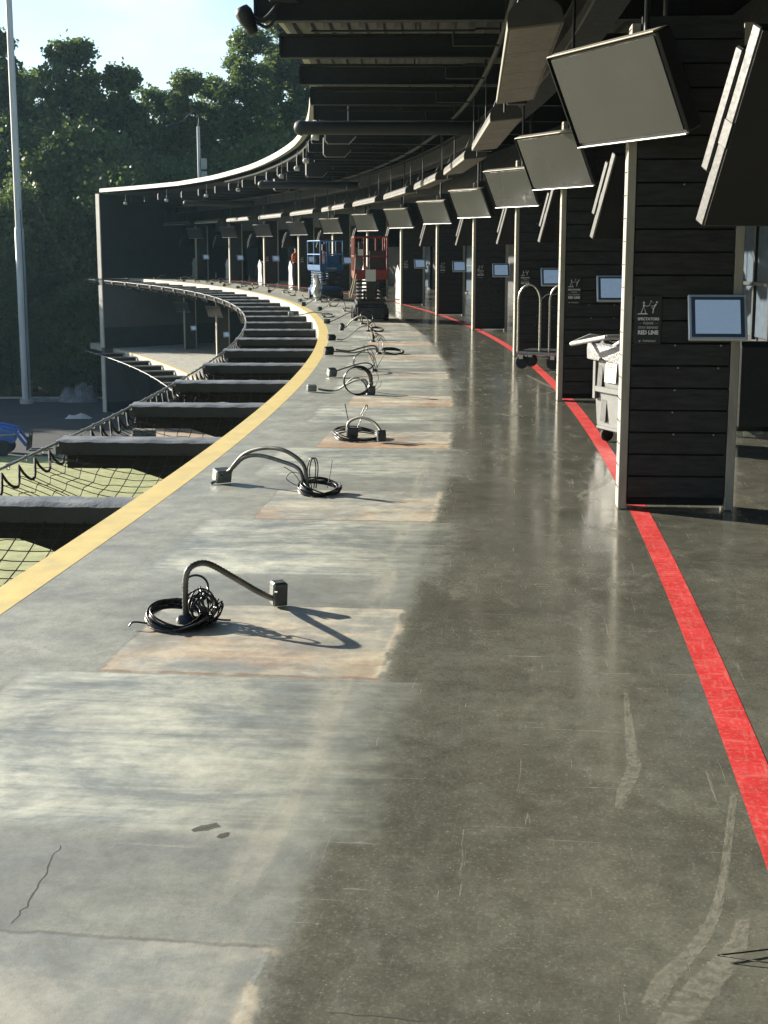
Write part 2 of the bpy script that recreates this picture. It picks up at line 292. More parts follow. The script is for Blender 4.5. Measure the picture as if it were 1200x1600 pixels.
M_rope = mat('rope', (0.42, 0.36, 0.24), 0.9, var=0.15)
M_tractor = mat('tractor_blue', (0.012, 0.105, 0.42), 0.35, var=0.12)
M_sofa = mat('sofa_vinyl', (0.020, 0.021, 0.021), 0.5, var=0.15, nscale=3)
M_counter = mat('counter_dark', (0.030, 0.033, 0.036), 0.5, var=0.15)
M_pole = mat('pole_grey', (0.42, 0.43, 0.43), 0.5, metal=0.1, var=0.12, stretch=(3, 3, 0.4), nscale=2)
M_tarp = mat('tarp', (0.15, 0.15, 0.155), 0.4, var=0.3, nscale=2, bump=0.5, bdist=0.05)
M_pallet = mat('pallet_wood', (0.16, 0.14, 0.11), 0.85, var=0.25, stretch=(1, 8, 8))
M_skin = mat('skin', (0.32, 0.17, 0.11), 0.55, var=0.05)
M_orange = mat('orange_shirt', (0.62, 0.10, 0.025), 0.8, var=0.1)
M_navy = mat('dark_trousers', (0.02, 0.022, 0.03), 0.85)
M_door_glass = mat('door_glass', (0.10, 0.13, 0.16), 0.08, var=0.1, bump=0.0)
M_speaker = mat('speaker_grey', (0.014, 0.016, 0.019), 0.55, var=0.1)
M_bark = mat('bark', (0.060, 0.048, 0.036), 0.95, var=0.4, nscale=3, stretch=(3, 3, 0.6), bump=0.6, bdist=0.05)
M_leaf = [leaf_material('leaf_dark', (0.038, 0.072, 0.032), (0.074, 0.118, 0.044), (0.13, 0.16, 0.05)),
          leaf_material('leaf_pine', (0.040, 0.066, 0.028), (0.075, 0.105, 0.040), (0.14, 0.15, 0.05)),
          leaf_material('leaf_bush', (0.042, 0.076, 0.028), (0.078, 0.118, 0.040), (0.15, 0.16, 0.05))]
M_turf = ground_material('turf_green', (0.22, 0.24, 0.10), (0.37, 0.375, 0.18), (0.58, 0.57, 0.33), 2.2)
M_asph = ground_material('asphalt', (0.040, 0.042, 0.044), (0.060, 0.062, 0.064), (0.075, 0.075, 0.075), 0.35)
M_dirt = ground_material('forest_floor', (0.035, 0.032, 0.022), (0.060, 0.052, 0.034), (0.04, 0.05, 0.02), 0.3)
M_sand = ground_material('bare_sand', (0.34, 0.26, 0.19), (0.42, 0.33, 0.24), (0.28, 0.22, 0.16), 0.9)
D_dust = decal_material('dust_smear', (0.36, 0.35, 0.28), 0.42, 34, 0.8, 0.28)
D_dust2 = decal_material('dust_print', (0.44, 0.43, 0.37), 0.40, 60, 0.9, 0.5)
D_stain = decal_material('oil_stain', (0.055, 0.052, 0.045), 0.9, 14, 0.0, 0.25)
D_crack = decal_material('crack_line', (0.05, 0.047, 0.04), 0.9, 30, 0.0, 0.1)

# ------------------------------------------------------------------ mesh helpers
class MB:
    def __init__(s): s.v = []; s.f = []; s.sm = []
    def add(s, vs, fs, smooth=False):
        b = len(s.v); s.v += [tuple(v) for v in vs]; s.f += [tuple(i + b for i in f) for f in fs]; s.sm += [smooth] * len(fs); return s
    def box(s, c, d, rot=None, bev=0.0):
        """box centred at c with size d; rot a Matrix/Euler tuple; bev chamfers every edge"""
        x, y, z = d[0] / 2, d[1] / 2, d[2] / 2
        m = rot if isinstance(rot, Matrix) else (Matrix.Identity(3) if rot is None else (Matrix.Rotation(rot[2], 3, 'Z') @ Matrix.Rotation(rot[1], 3, 'Y') @ Matrix.Rotation(rot[0], 3, 'X')))
        c = Vector(c)
        if bev <= 0:
            vs = [(-x, -y, -z), (x, -y, -z), (x, y, -z), (-x, y, -z), (-x, -y, z), (x, -y, z), (x, y, z), (-x, y, z)]
            fs = [(0, 3, 2, 1), (4, 5, 6, 7), (0, 1, 5, 4), (1, 2, 6, 5), (2, 3, 7, 6), (3, 0, 4, 7)]
            return s.add([m @ Vector(v) + c for v in vs], fs)
        b = min(bev, x * .9, y * .9, z * .9); vs = []; idx = {}
        for sx in (-1, 1):
            for sy in (-1, 1):
                for sz in (-1, 1):
                    for ax, p in enumerate(((sx * x, sy * (y - b), sz * (z - b)), (sx * (x - b), sy * y, sz * (z - b)), (sx * (x - b), sy * (y - b), sz * z))):
                        idx[sx, sy, sz, ax] = len(vs); vs.append(m @ Vector(p) + c)
        fs = []; I = lambda a, b_, c_, k: idx[a, b_, c_, k]
        for g in (-1, 1):
            F = [I(g, -1, -1, 0), I(g, 1, -1, 0), I(g, 1, 1, 0), I(g, -1, 1, 0)]; fs.append(F if g > 0 else F[::-1])
            F = [I(-1, g, -1, 1), I(-1, g, 1, 1), I(1, g, 1, 1), I(1, g, -1, 1)]; fs.append(F if g > 0 else F[::-1])
            F = [I(-1, -1, g, 2), I(1, -1, g, 2), I(1, 1, g, 2), I(-1, 1, g, 2)]; fs.append(F if g > 0 else F[::-1])
        for a in (-1, 1):
            for b_ in (-1, 1):
                fs.append((I(a, b_, -1, 0), I(a, b_, 1, 0), I(a, b_, 1, 1), I(a, b_, -1, 1)))
                fs.append((I(a, -1, b_, 0), I(a, 1, b_, 0), I(a, 1, b_, 2), I(a, -1, b_, 2)))
                fs.append((I(-1, a, b_, 1), I(1, a, b_, 1), I(1, a, b_, 2), I(-1, a, b_, 2)))
                for c_ in (-1, 1): fs.append((I(a, b_, c_, 0), I(a, b_, c_, 1), I(a, b_, c_, 2)))
        return s.add(vs, fs)
    def tube(s, pts, rad, n=6, cap=True, smooth=True):
        pts = [Vector(p) for p in pts]; L = len(pts)
        rs = rad if isinstance(rad, (list, tuple)) else [rad] * L
        vs = []; fs = []; up = None
        for i, p in enumerate(pts):
            d = (pts[min(i + 1, L - 1)] - pts[max(i - 1, 0)])
            d = d.normalized() if d.length > 1e-9 else Vector((0, 0, 1))
            if up is None: up = d.orthogonal().normalized()
            up = (up - d * up.dot(d)); up = up.normalized() if up.length > 1e-6 else d.orthogonal().normalized()
            w = d.cross(up)
            for k in range(n):
                a = 2 * math.pi * k / n; vs.append(p + (up * math.cos(a) + w * math.sin(a)) * rs[i])
        for i in range(L - 1):
            for k in range(n):
                fs.append((i * n + k, i * n + (k + 1) % n, (i + 1) * n + (k + 1) % n, (i + 1) * n + k))
        s.add(vs, fs, smooth)
        if cap: s.add(vs[:n], [tuple(range(n))[::-1]]); s.add(vs[-n:], [tuple(range(n))])
        return s
    def prism(s, poly, axis, lo, hi):
        """polygon in the two other axes, extruded along axis ('x','y','z')"""
        n = len(poly)
        def P(a, b, t): return {'x': (t, a, b), 'y': (a, t, b), 'z': (a, b, t)}[axis]
        vs = [P(a, b, lo) for a, b in poly] + [P(a, b, hi) for a, b in poly]
        fs = [tuple(range(n))[::-1], tuple(range(n, 2 * n))] + [(i, (i + 1) % n, n + (i + 1) % n, n + i) for i in range(n)]
        return s.add(vs, fs)
    def lathe(s, prof, c=(0, 0, 0), n=16, axis='z', smooth=True):
        vs = []; fs = []
        for r, h in prof:
            for k in range(n):
                a = 2 * math.pi * k / n; x, y = r * math.cos(a), r * math.sin(a)
                vs.append({'z': (c[0] + x, c[1] + y, c[2] + h), 'x': (c[0] + h, c[1] + x, c[2] + y), 'y': (c[0] + x, c[1] + h, c[2] + y)}[axis])
        L = len(prof)
        for i in range(L - 1):
            for k in range(n): fs.append((i * n + k, i * n + (k + 1) % n, (i + 1) * n + (k + 1) % n, (i + 1) * n + k))
        s.add(vs, fs, smooth); s.add(vs[:n], [tuple(range(n))[::-1]]); s.add(vs[-n:], [tuple(range(n))]); return s
    def mesh(s, name, m):
        me = bpy.data.meshes.new(name); me.from_pydata(s.v, [], s.f); me.materials.append(m)
        if any(s.sm): me.polygons.foreach_set('use_smooth', s.sm)
        bm = bmesh.new(); bm.from_mesh(me); bmesh.ops.recalc_face_normals(bm, faces=bm.faces); bm.to_mesh(me); bm.free()
        me.update(); return me
    def build(s, name, m, parent=None, loc=None, rz=None):
        return link(name, s.mesh(name, m), parent, loc, rz)
def link(name, me, parent=None, loc=None, rz=None):
    o = bpy.data.objects.new(name, me); COL.objects.link(o)
    if parent: o.parent = parent
    if loc is not None: o.location = loc
    if rz is not None: o.rotation_euler = (0, 0, rz)
    return o
def tag(o, label=None, cat=None, group=None, kind=None):
    if label: o['label'] = label
    if cat: o['category'] = cat
    if group: o['group'] = group
    if kind: o['kind'] = kind
    return o
def thing(name, label, cat, loc=(0, 0, 0), rz=0.0, group=None):
    o = bpy.data.objects.new(name, None); COL.objects.link(o); o.empty_display_size = 0.1
    o.location = loc; o.rotation_euler = (0, 0, rz); return tag(o, label, cat, group)
def clone(root, loc, rz, label):
    r = root.copy(); COL.objects.link(r); r.location = loc; r.rotation_euler = (0, 0, rz); r['label'] = label
    for ch in root.children:
        c = ch.copy(); COL.objects.link(c); c.parent = r
        for g in ch.children:
            d = g.copy(); COL.objects.link(d); d.parent = c
    return r
def wheel(parent, c, r, w, axis='x', name='wheel', mt=None, rim=None):
    o = MB().lathe([(r * .62, -w / 2), (r * .93, -w / 2), (r, -w * .3), (r, w * .3), (r * .93, w / 2), (r * .62, w / 2)], c, 18, axis).build(name, mt or M_tyre, parent)
    MB().lathe([(r * .2, -w * .42), (r * .61, -w * .36), (r * .61, w * .36), (r * .2, w * .42)], c, 14, axis).build('rim', rim or M_steel, o)
    return o
def smooth_path(ctrl, n=10):
    """Catmull-Rom through the control points"""
    P = [Vector(p) for p in ctrl]; P = [P[0] * 2 - P[1]] + P + [P[-1] * 2 - P[-2]]; out = []
    for i in range(1, len(P) - 2):
        a, b, c, d = P[i - 1], P[i], P[i + 1], P[i + 2]
        for k in range(n):
            t = k / n
            out.append(0.5 * ((2 * b) + (c - a) * t + (2 * a - 5 * b + 4 * c - d) * t * t + (3 * b - a - 3 * c + d) * t ** 3))
    out.append(P[-2]); return out
def arc_sheet(name, s0, s1, o0, o1, z, m, parent=None, step=0.5, no=1, thick=0.0, uvname='plan'):
    """flat ring sector sheet (optionally a slab) with its plan coordinates as UV in metres"""
    ns = max(1, int((s1 - s0) / step)); vs = []; fs = []; uv = []
    o0f = o0 if callable(o0) else (lambda s: o0); o1f = o1 if callable(o1) else (lambda s: o1)
    for i in range(ns + 1):
        s = s0 + (s1 - s0) * i / ns
        for j in range(no + 1):
            o = o0f(s) + (o1f(s) - o0f(s)) * j / no; vs.append(tuple(arc(s, o, z))); uv.append((s, o))
    for i in range(ns):
        for j in range(no):
            a = i * (no + 1) + j; fs.append((a, a + 1, a + no + 2, a + no + 1))
    if thick:
        n = len(vs); vs += [(x, y, zz - thick) for x, y, zz in vs]; uv += uv; top = list(fs); fs += [tuple(k + n for k in f[::-1]) for f in top]
        for i in range(ns):
            a, b = i * (no + 1), (i + 1) * (no + 1); fs.append((a, b, b + n, a + n)); a += no; b += no; fs.append((a, a + n, b + n, b))
        a = list(range(no + 1)); fs += [(k, k + n, k + 1 + n, k + 1) for k in range(no)]
        e = ns * (no + 1); fs += [(e + k, e + k + 1, e + k + 1 + n, e + k + n) for k in range(no)]
    me = bpy.data.meshes.new(name); me.from_pydata(vs, [], fs); me.materials.append(m)
    ul = me.uv_layers.new(name=uvname)
    for l in me.loops: ul.data[l.index].uv = uv[l.vertex_index]
    me.update(); return link(name, me, parent)
def text_mesh(txt, size, m, bold=0.0, stretch=1.0):
    cu = bpy.data.curves.new('txt', 'FONT'); cu.body = txt; cu.size = size; cu.align_x = 'CENTER'; cu.align_y = 'CENTER'; cu.offset = bold; cu.extrude = 0.0006; cu.resolution_u = 3
    o = bpy.data.objects.new('txt', cu); COL.objects.link(o); bpy.context.view_layer.update()
    me = bpy.data.meshes.new_from_object(o.evaluated_get(bpy.context.evaluated_depsgraph_get())); bpy.data.objects.remove(o)
    for v in me.vertices: v.co = (v.co.x * stretch, -v.co.z, v.co.y)      # stand upright, facing -y
    me.materials.clear(); me.materials.append(m); return me

# ================================================================== SETTING
g = MB(); g.add([(-700, -300, GROUND), (700, -300, GROUND), (700, 1500, GROUND), (-700, 1500, GROUND)], [(0, 1, 2, 3)])
tag(g.build('ground', M_dirt), kind='structure')
g = MB(); g.add([(-120, 64.6, GROUND + .008), (30, 64.6, GROUND + .008), (30, 92.5, GROUND + .008), (-40, 91.5, GROUND + .008), (-120, 93, GROUND + .008)], [(0, 1, 2, 3, 4)])
tag(g.build('parking_lot', M_asph), kind='structure')
g = MB(); g.add([(-200, -60, GROUND + .016), (0, -60, GROUND + .016), (0, 66.2, GROUND + .016), (-40, 66.0, GROUND + .016), (-200, 66.6, GROUND + .016)], [(0, 1, 2, 3, 4)])
tag(g.build('turf', M_turf), kind='structure')
g = MB(); random.seed(4); pts = []
for k in range(22):
    a = 2 * math.pi * k / 22; pts.append((-8.6 + 4.6 * math.cos(a) * random.uniform(.8, 1.1), 74.6 + 3.6 * math.sin(a) * random.uniform(.8, 1.1), GROUND + .024))
g.add(pts, [tuple(range(22))]); tag(g.build('sand_patch', M_sand), kind='structure')
g = MB(); g.box((-45, 92.6, GROUND + .06), (150, .22, .13), bev=.02); tag(g.build('kerb', M_conc), kind='structure')

deck = arc_sheet('deck_floor', -26, END_S, 0, 8.2, 0, M_floor, None, 0.5, 4, 0.34); tag(deck, kind='structure')
deck.data.materials.append(M_conc)
for p_ in deck.data.polygons:
    if p_.normal.z < 0.5: p_.material_index = 1
arc_sheet('yellow_edge_line', -26, END_S, 0.0, 0.20, 0.0012, M_yel, deck, 0.4)
arc_sheet('red_line', -26, END_S, 3.285, 3.405, 0.0012, M_red, deck, 0.4)
LOW = -4.1
low = arc_sheet('lower_deck_floor', 6, END_S, -1.2, 8.2, LOW, M_conc, None, 0.8, 3, 0.34); tag(low, kind='structure')
arc_sheet('yellow_edge_line', 6, END_S, -1.2, -1.02, LOW + .003, M_yel, low, 0.6)

# marks worn into the near floor
def ribbon(name, pts, widths, m, z=0.0006):
    if name == 'crack': pts = [(a + random.uniform(-.006, .006), b + random.uniform(-.004, .004)) for (a0, b0), (a1, b1) in zip(pts, pts[1:]) for a, b in ((a0, b0), (a0 * .7 + a1 * .3, b0 * .7 + b1 * .3), (a0 * .4 + a1 * .6, b0 * .4 + b1 * .6))]; widths = [w * .75 for w in widths]
    P = smooth_path([(a, b, 0) for a, b in pts], 8); n = len(P); vs = []; fs = []; uv = []
    for i, p in enumerate(P):
        d = (P[min(i + 1, n - 1)] - P[max(i - 1, 0)]).normalized(); w = Vector((-d.y, d.x, 0)); t = i / (n - 1); k = t * (len(widths) - 1); j = min(int(k), len(widths) - 2)
        wd = widths[j] + (widths[j + 1] - widths[j]) * (k - j)
        for sg in (0, 1):
            vs.append(p + w * wd * (sg - .5) + Vector((0, 0, z))); uv.append((t, sg))
    fs = [(2 * i, 2 * i + 1, 2 * i + 3, 2 * i + 2) for i in range(n - 1)]
    me = bpy.data.meshes.new(name); me.from_pydata([tuple(v) for v in vs], [], fs); me.materials.append(m); ul = me.uv_layers.new(name='plan')
    for l in me.loops: ul.data[l.index].uv = uv[l.vertex_index]
    return link(name, me, deck)
from math import sin, cos
ribbon('dust_mark', [(0.940, 5.358), (0.850, 4.687), (0.808, 4.379), (0.745, 4.185), (0.692, 3.982)], [.015, .05, .07, .06, .03], D_dust)
ribbon('dust_mark', [(1.126, 4.322), (0.996, 3.864), (0.873, 3.451), (0.769, 3.207), (0.648, 3.023), (0.562, 2.830)], [.03, .032, .035, .05, .07, .06], D_dust, .0008)
ribbon('dust_mark', [(0.921, 3.378), (0.847, 3.175), (0.751, 3.023), (0.643, 2.856), (0.584, 2.730)], [.03, .07, .10, .11, .09], D_dust, .0010)
ribbon('dust_mark', [(1.753, 10.699), (1.588, 10.095), (1.331, 9.555), (1.436, 9.378)], [.03, .08, .05, .03], D_dust)
ribbon('dust_mark', [(1.883, 19.489), (2.002, 17.789), (2.064, 16.965), (1.696, 16.357)], [.04, .09, .07, .03], D_dust)
ribbon('oil_spot', [(-0.558, 3.868), (-0.524, 3.892), (-0.477, 3.920)], [.02, .06, .04], D_stain)
ribbon('oil_spot', [(-0.474, 3.819), (-0.459, 3.841), (-0.446, 3.864)], [.02, .04, .01], D_stain)
ribbon('crack', [(-0.910, 3.783), (-0.914, 3.667), (-0.914, 3.535), (-0.913, 3.414), (-0.923, 3.343), (-0.927, 3.234)], [.004, .006, .005, .006, .005, .003], D_crack)
ribbon('crack', [(-0.134, 2.875), (-0.056, 2.867), (0.028, 2.851), (0.139, 2.838)], [.004, .005, .006, .004], D_crack)
ribbon('crack', [(0.739, 3.116), (0.817, 3.113)], [.002, .002], D_crack)

# ================================================================== BUILDING
bld = thing('golf_range_building', 'long curving dark steel building with an open tee deck under a pale-edged roof', 'building')
ROOF_PTS = [(-30, -0.40), (-0.8, -0.37), (1.6, -0.22), (4.7, -0.13), (12.8, 0.0), (25.2, 0.4), (38.8, 0.6), (48, 0.55), (54.6, 0.2), (60, -0.8), (65.2, -1.85), (71.3, 4.5)]
def roof_off(s):
    for (a, x), (b, y) in zip(ROOF_PTS, ROOF_PTS[1:]):
        if s <= b:
            t = max(0, (s - a) / (b - a)); return x + (y - x) * t
    return ROOF_PTS[-1][1]
def ring_strip(name, prof, s0, s1, m, parent, step=0.8, offf=lambda s: 0.0):
    """closed (offset, z) profile swept along the arc"""
    ns = int((s1 - s0) / step); n = len(prof); vs = []; fs = []
    for i in range(ns + 1):
        s = s0 + (s1 - s0) * i / ns
        for o, z in prof: vs.append(tuple(arc(s, o + offf(s), z)))
    for i in range(ns):
        for k in range(n): fs.append((i * n + k, i * n + (k + 1) % n, (i + 1) * n + (k + 1) % n, (i + 1) * n + k))
    fs += [tuple(range(n)), tuple(range(ns * n, ns * n + n))[::-1]]
    b = MB(); b.add(vs, fs); return b.build(name, m, parent)
RS0 = -26
ring_strip('fascia', [(-.06, 4.92), (0.10, 4.92), (0.10, 5.12), (-.06, 5.12)], RS0, 65.4, M_fascia, bld, 0.6, roof_off)
arc_sheet('roof', RS0, END_S + .3, lambda s: roof_off(s) + .10, 9.0, 5.10, M_steel_black, bld, 0.8, 3, 0.06)
# ribbed metal decking: ribs run along the arc
ribs = MB()
for k in range(26):
    o = 0.16 + k * 0.23
    ns = 60
    for (a, b_, z0, z1) in ((o, o + .13, 4.74, 5.03),):
        vs = []; fs = []
        for i in range(ns + 1):
            s = RS0 + (46 - RS0) * i / ns; ro = roof_off(s) * max(0, 1 - o / 4)
            for oo, zz in ((a + ro, 4.78), (a + ro + .03, 4.72), (b_ + ro - .03, 4.72), (b_ + ro, 4.78)): vs.append(tuple(arc(s, oo, zz)))
        for i in range(ns):
            for k2 in range(3): fs.append((i * 4 + k2, i * 4 + k2 + 1, i * 4 + 5 + k2, i * 4 + 4 + k2))
        ribs.add(vs, fs)
ribs.build('decking_rib', M_roofdeck, bld)['kind'] = 'stuff'
arc_sheet('decking', RS0, END_S, lambda s: roof_off(s) + .12, 8.6, 4.785, M_roofdeck, bld, 0.8, 2)
# radial roof beams, each an I-section of its own
bm_mesh = MB()
bm_mesh.box((4.35, 0, 4.595), (8.7, .18, .03)).box((4.35, 0, 4.45), (8.68, .05, .26)).box((4.35, 0, 4.305), (8.7, .18, .03)).box((0.0, 0, 4.45), (.03, .17, .26))
bme = bm_mesh.mesh('beam', M_steel_black)
k = 0; s = -4.42 - 3.25 * 6
while s < END_S - 1:
    ro = roof_off(s); o = link('beam', bme, bld, arc(s, max(ro, -.3) + 0.02, 0), ang(s)); s += 3.25
# longitudinal girder, ledger and pipes
ring_strip('girder', [(3.30, 3.86), (3.62, 3.86), (3.62, 3.90), (3.49, 3.90), (3.49, 4.24), (3.62, 4.24), (3.62, 4.275), (3.30, 4.275), (3.30, 4.24), (3.43, 4.24), (3.43, 3.90), (3.30, 3.90)], RS0, END_S, M_steel_black, bld)
ring_strip('girder', [(5.2, 3.5), (5.5, 3.5), (5.5, 4.27), (5.2, 4.27)], RS0, END_S, M_steel_black, bld)
M_pipe = mat('pipe_grey', (0.018, 0.019, 0.020), 0.5, metal=0.3)
def arc_tube(name, o, z, r, s0, s1, m, parent, step=1.2, n=8):
    ns = int((s1 - s0) / step); return MB().tube([arc(s0 + (s1 - s0) * i / ns, o, z) for i in range(ns + 1)], r, n).build(name, m, parent)
arc_tube('sprinkler_main', 2.62, 4.12, .035, RS0, END_S, M_pipe, bld)
pipe = MB().tube([(.35, .25, 4.22), (2.3, .25, 4.22), (2.32, .25, 4.24), (2.6, .25, 4.24)], .014, 6).tube([(1.6, .25, 4.22), (1.6, .25, 4.60)], .012, 6).tube([(2.05, .25, 4.22), (2.05, .25, 4.05), (2.6, .25, 4.05)], .014, 6)
pme = pipe.mesh('branch_pipe', M_pipe)
hang = MB().tube([(2.62, .5, 4.12), (2.62, .5, 4.7)], .012, 6).mesh('hanger_rod', M_pipe)
for k in range(-6, 22):
    s = -4.42 + 3.25 * k
    link('branch_pipe', pme, bld, arc(s, 0, 0), ang(s)); link('hanger_rod', hang, bld, arc(s, 0, 0), ang(s))
# back wall with glazed doors
ring_strip('back_wall', [(8.0, 0.004), (8.2, 0.004), (8.2, 4.75), (8.0, 4.75)], RS0, END_S, M_wall_dark, bld, 1.6)
ring_strip('bulkhead', [(6.2, 2.75), (6.4, 2.75), (6.4, 4.26), (6.2, 4.26)], RS0, END_S, M_wall_grey, bld, 1.6)
dfr = MB()
for x in (-1.0, 0, 1.0): dfr.box((7.93, x, 1.2), (.08, .09, 2.3))
dfr.box((7.93, 0, 2.33), (.08, 2.1, .09)).box((7.93, 0, 1.05), (.08, 2.0, .06)); dfr = dfr.mesh('door_frame', M_tvside)
dgl = MB().box((7.95, -.5, 1.2), (.02, .9, 2.2)).box((7.95, .5, 1.2), (.02, .9, 2.2)).mesh('door_glass', M_door_glass)
for k, s in enumerate(POST_S[1:-1]):
    d = link('glazed_door', dfr, bld, arc(s + 3.3, 0, 0), ang(s + 3.3)); link('pane', dgl, d)
# end wall
ew = bpy.data.objects.new('end_wall', None); COL.objects.link(ew); ew.parent = bld; ew.location = arc(65.3, -1.85, 0) + Vector((2.71 * cos(ang(65.3) + .35), 2.71 * sin(ang(65.3) + .35), 0)); ew.rotation_euler = (0, 0, ang(65.3) + .35)
MB().box((3.4, .15, 2.42), (12.0, .3, 4.85)).build('upper_wall', M_wall_dark, ew)
MB().box((3.4, .15, -1.45), (12.0, .3, 2.85)).build('grey_wall', M_wall_grey, ew)
MB().box((3.4, .15, -3.49), (12.0, .31, 1.2)).build('plinth', M_wall_navy, ew)
MB().box((3.4, .15, -5.70), (12.0, .3, 3.2)).build('grey_wall', M_wall_grey, ew)
MB().box((3.4, .15, -7.6), (12.0, .31, .6)).build('plinth', M_wall_navy, ew)
for a, b_ in ((0, 4.85), (-4.05, -.4), (-7.88, -4.45)): MB().box((-2.62, .14, (a + b_) / 2), (.07, .36, b_ - a)).build('corner_trim', M_fascia, ew)
bj = MB().box((0, -.012, -5.7), (.02, .03, 3.2)).mesh('joint', M_wall_navy)
for k in range(4): link('joint', bj, ew, (-.6 + 2.2 * k, 0, 0))
# lower storeys: dark soffit and back wall, kept in the shade of the deck above
ring_strip('lower_wall', [(6.0, LOW), (6.2, LOW), (6.2, -.36), (6.0, -.36)], 6, END_S, M_wall_dark, bld, 2)
ring_strip('lower_wall', [(1.2, GROUND), (1.4, GROUND), (1.4, LOW - .36), (1.2, LOW - .36)], -26, END_S, M_wall_dark, bld, 2)
ring_strip('lower_wall', [(5.0, GROUND), (5.2, GROUND), (5.2, -.36), (5.0, -.36)], -26, 6, M_wall_dark, bld, 2)

# ================================================================== DIVIDER PANELS (board-clad, two posts)
BH = 0.1415; NB = 21; PW = 0.74
board = MB().box((0, 0, 0), (PW - .062 * 2 - .004, .022, BH - .010), bev=.0015).mesh('board', M_board)
post_m = MB().box((0, 0, 1.50), (.055, .19, 3.0), bev=.004).mesh('post', M_post)
seam = MB()
for k in range(NB): seam.box((-.0312, 0, .07 + BH * (k + .5)), (.003, .17, .005))
seam = seam.mesh('seam', M_grime)
bolt = MB().lathe([(.004, -.003), (.007, 0), (.004, .003)], (0, 0, 0), 8, 'y').mesh('screw_head', M_silver)
def panel(s, z0, label, group, full=True, mats=True):
    t = thing('divider_panel', label, 'divider', arc(s, 3.205, z0), ang(s), group)
    a = link('post', post_m, t, (.031, 0, 0)); link('seam', seam, a)
    link('post', post_m, t, (PW - .031, 0, 0))
    random.seed(int(s * 10) + 5)
    if full:
        for k in range(NB):
            b = link('board', board, t, (PW / 2, -.083 + random.uniform(-.002, .002), .075 + BH * (k + .5))); b.rotation_euler = (0, random.uniform(-.0012, .0012), 0)
        if s < 10:
            for k in (2, 3, 4, 5, 6, 13, 16):
                for x in (.34, PW - .135):
                    if random.random() < .75: link('screw_head', bolt, t, (x + random.uniform(-.02, .02), -.095, .075 + BH * (k + 1) - .012))
        MB().box((PW / 2, 0, 1.5), (PW - .13, .13, 2.95)).build('core', M_blackcloth, t)
    else:
        MB().box((PW / 2, 0, 1.5), (PW - .13, .16, 2.95)).build('core', M_board, t)
    return t
for k, s in enumerate(POST_S):
    panel(s, .004, '%s black board-clad divider between bays, counted from the camera, pale posts at its edges' % ORD[k], 'divider panels along the upper deck')
LOWP = [48.95, 56.0, 62.8, 69.3]
for k, s in enumerate(LOWP):
    t = panel(s, LOW + .004, '%s dark divider with pale post on the lower deck, counted from the camera' % ORD[k], 'divider panels on the lower deck', False); t.location = arc(s, 2.4, LOW + .004)

# ------------------------------------------------------------------ warning signs on the dividers
sg = thing('warning_sign', 'x', 'sign', (0, 0, 0), 0, 'spectator signs on the dividers')
MB().box((0, 0, 0), (.165, .006, .305), bev=.002).build('plate', M_signblk, sg)
def stx(txt, size, z, m, bold=0.0, st=1.0, x=0): link('lettering', text_mesh(txt, size, m, bold, st), sg, (x, -.0036, z))
stx('SPECTATORS', .0235, .007, M_signtxt, .0010, .96); stx('PLEASE', .0205, -.0195, M_signgry, .0005, 1.0)
stx('STAY BEHIND', .0205, -.047, M_signgry, .0006, .98); stx('RED LINE', .034, -.078, M_signtxt, .0018, .90); stx('TOPGOLF', .0165, -.131, M_signgry, .0006, 1.15, .008)
em = MB(); em.prism([(-.058, -.126), (-.044, -.126), (-.046, -.134), (-.052, -.139), (-.056, -.134)], 'y', -.0046, -.0036)
em.box((-.051, -.0042, -.0195), (.022, .001, .0015)).box((.051, -.0042, -.0195), (.022, .001, .0015)); em.build('emblem', M_signgry, sg)
ic = MB(); Y = -.0042
def lim(pts, r): ic.tube([(a, Y, b) for a, b in pts], r, 5)
lim([(-.047, .043), (-.030, .090), (-.022, .060), (-.018, .043)], .0024); lim([(-.031, .085), (-.030, .098)], .0055); lim([(-.029, .094), (-.012, .086), (.004, .092)], .0022)
ic.lathe([(.001, -.001), (.0068, -.0005), (.0068, .0005), (.001, .001)], (-.031, Y, .109), 10, 'y')
lim([(.004, .092), (.014, .120), (.028, .108)], .0016); lim([(.016, .121), (.010, .117)], .003)
lim([(.026, .043), (.030, .072), (.040, .092)], .0035); lim([(.040, .092), (.046, .102)], .005); lim([(.040, .094), (.022, .086), (.014, .090)], .0022); lim([(.030, .072), (.018, .078)], .002)
ic.lathe([(.001, -.001), (.0066, -.0005), (.0066, .0005), (.001, .001)], (.050, Y, .112), 10, 'y')
ic.prism([(-.072, .036), (-.060, .043), (-.010, .043), (-.004, .038), (-.012, .036)], 'y', Y - .0004, Y + .0004)
ic.build('pictogram', M_signtxt, sg)
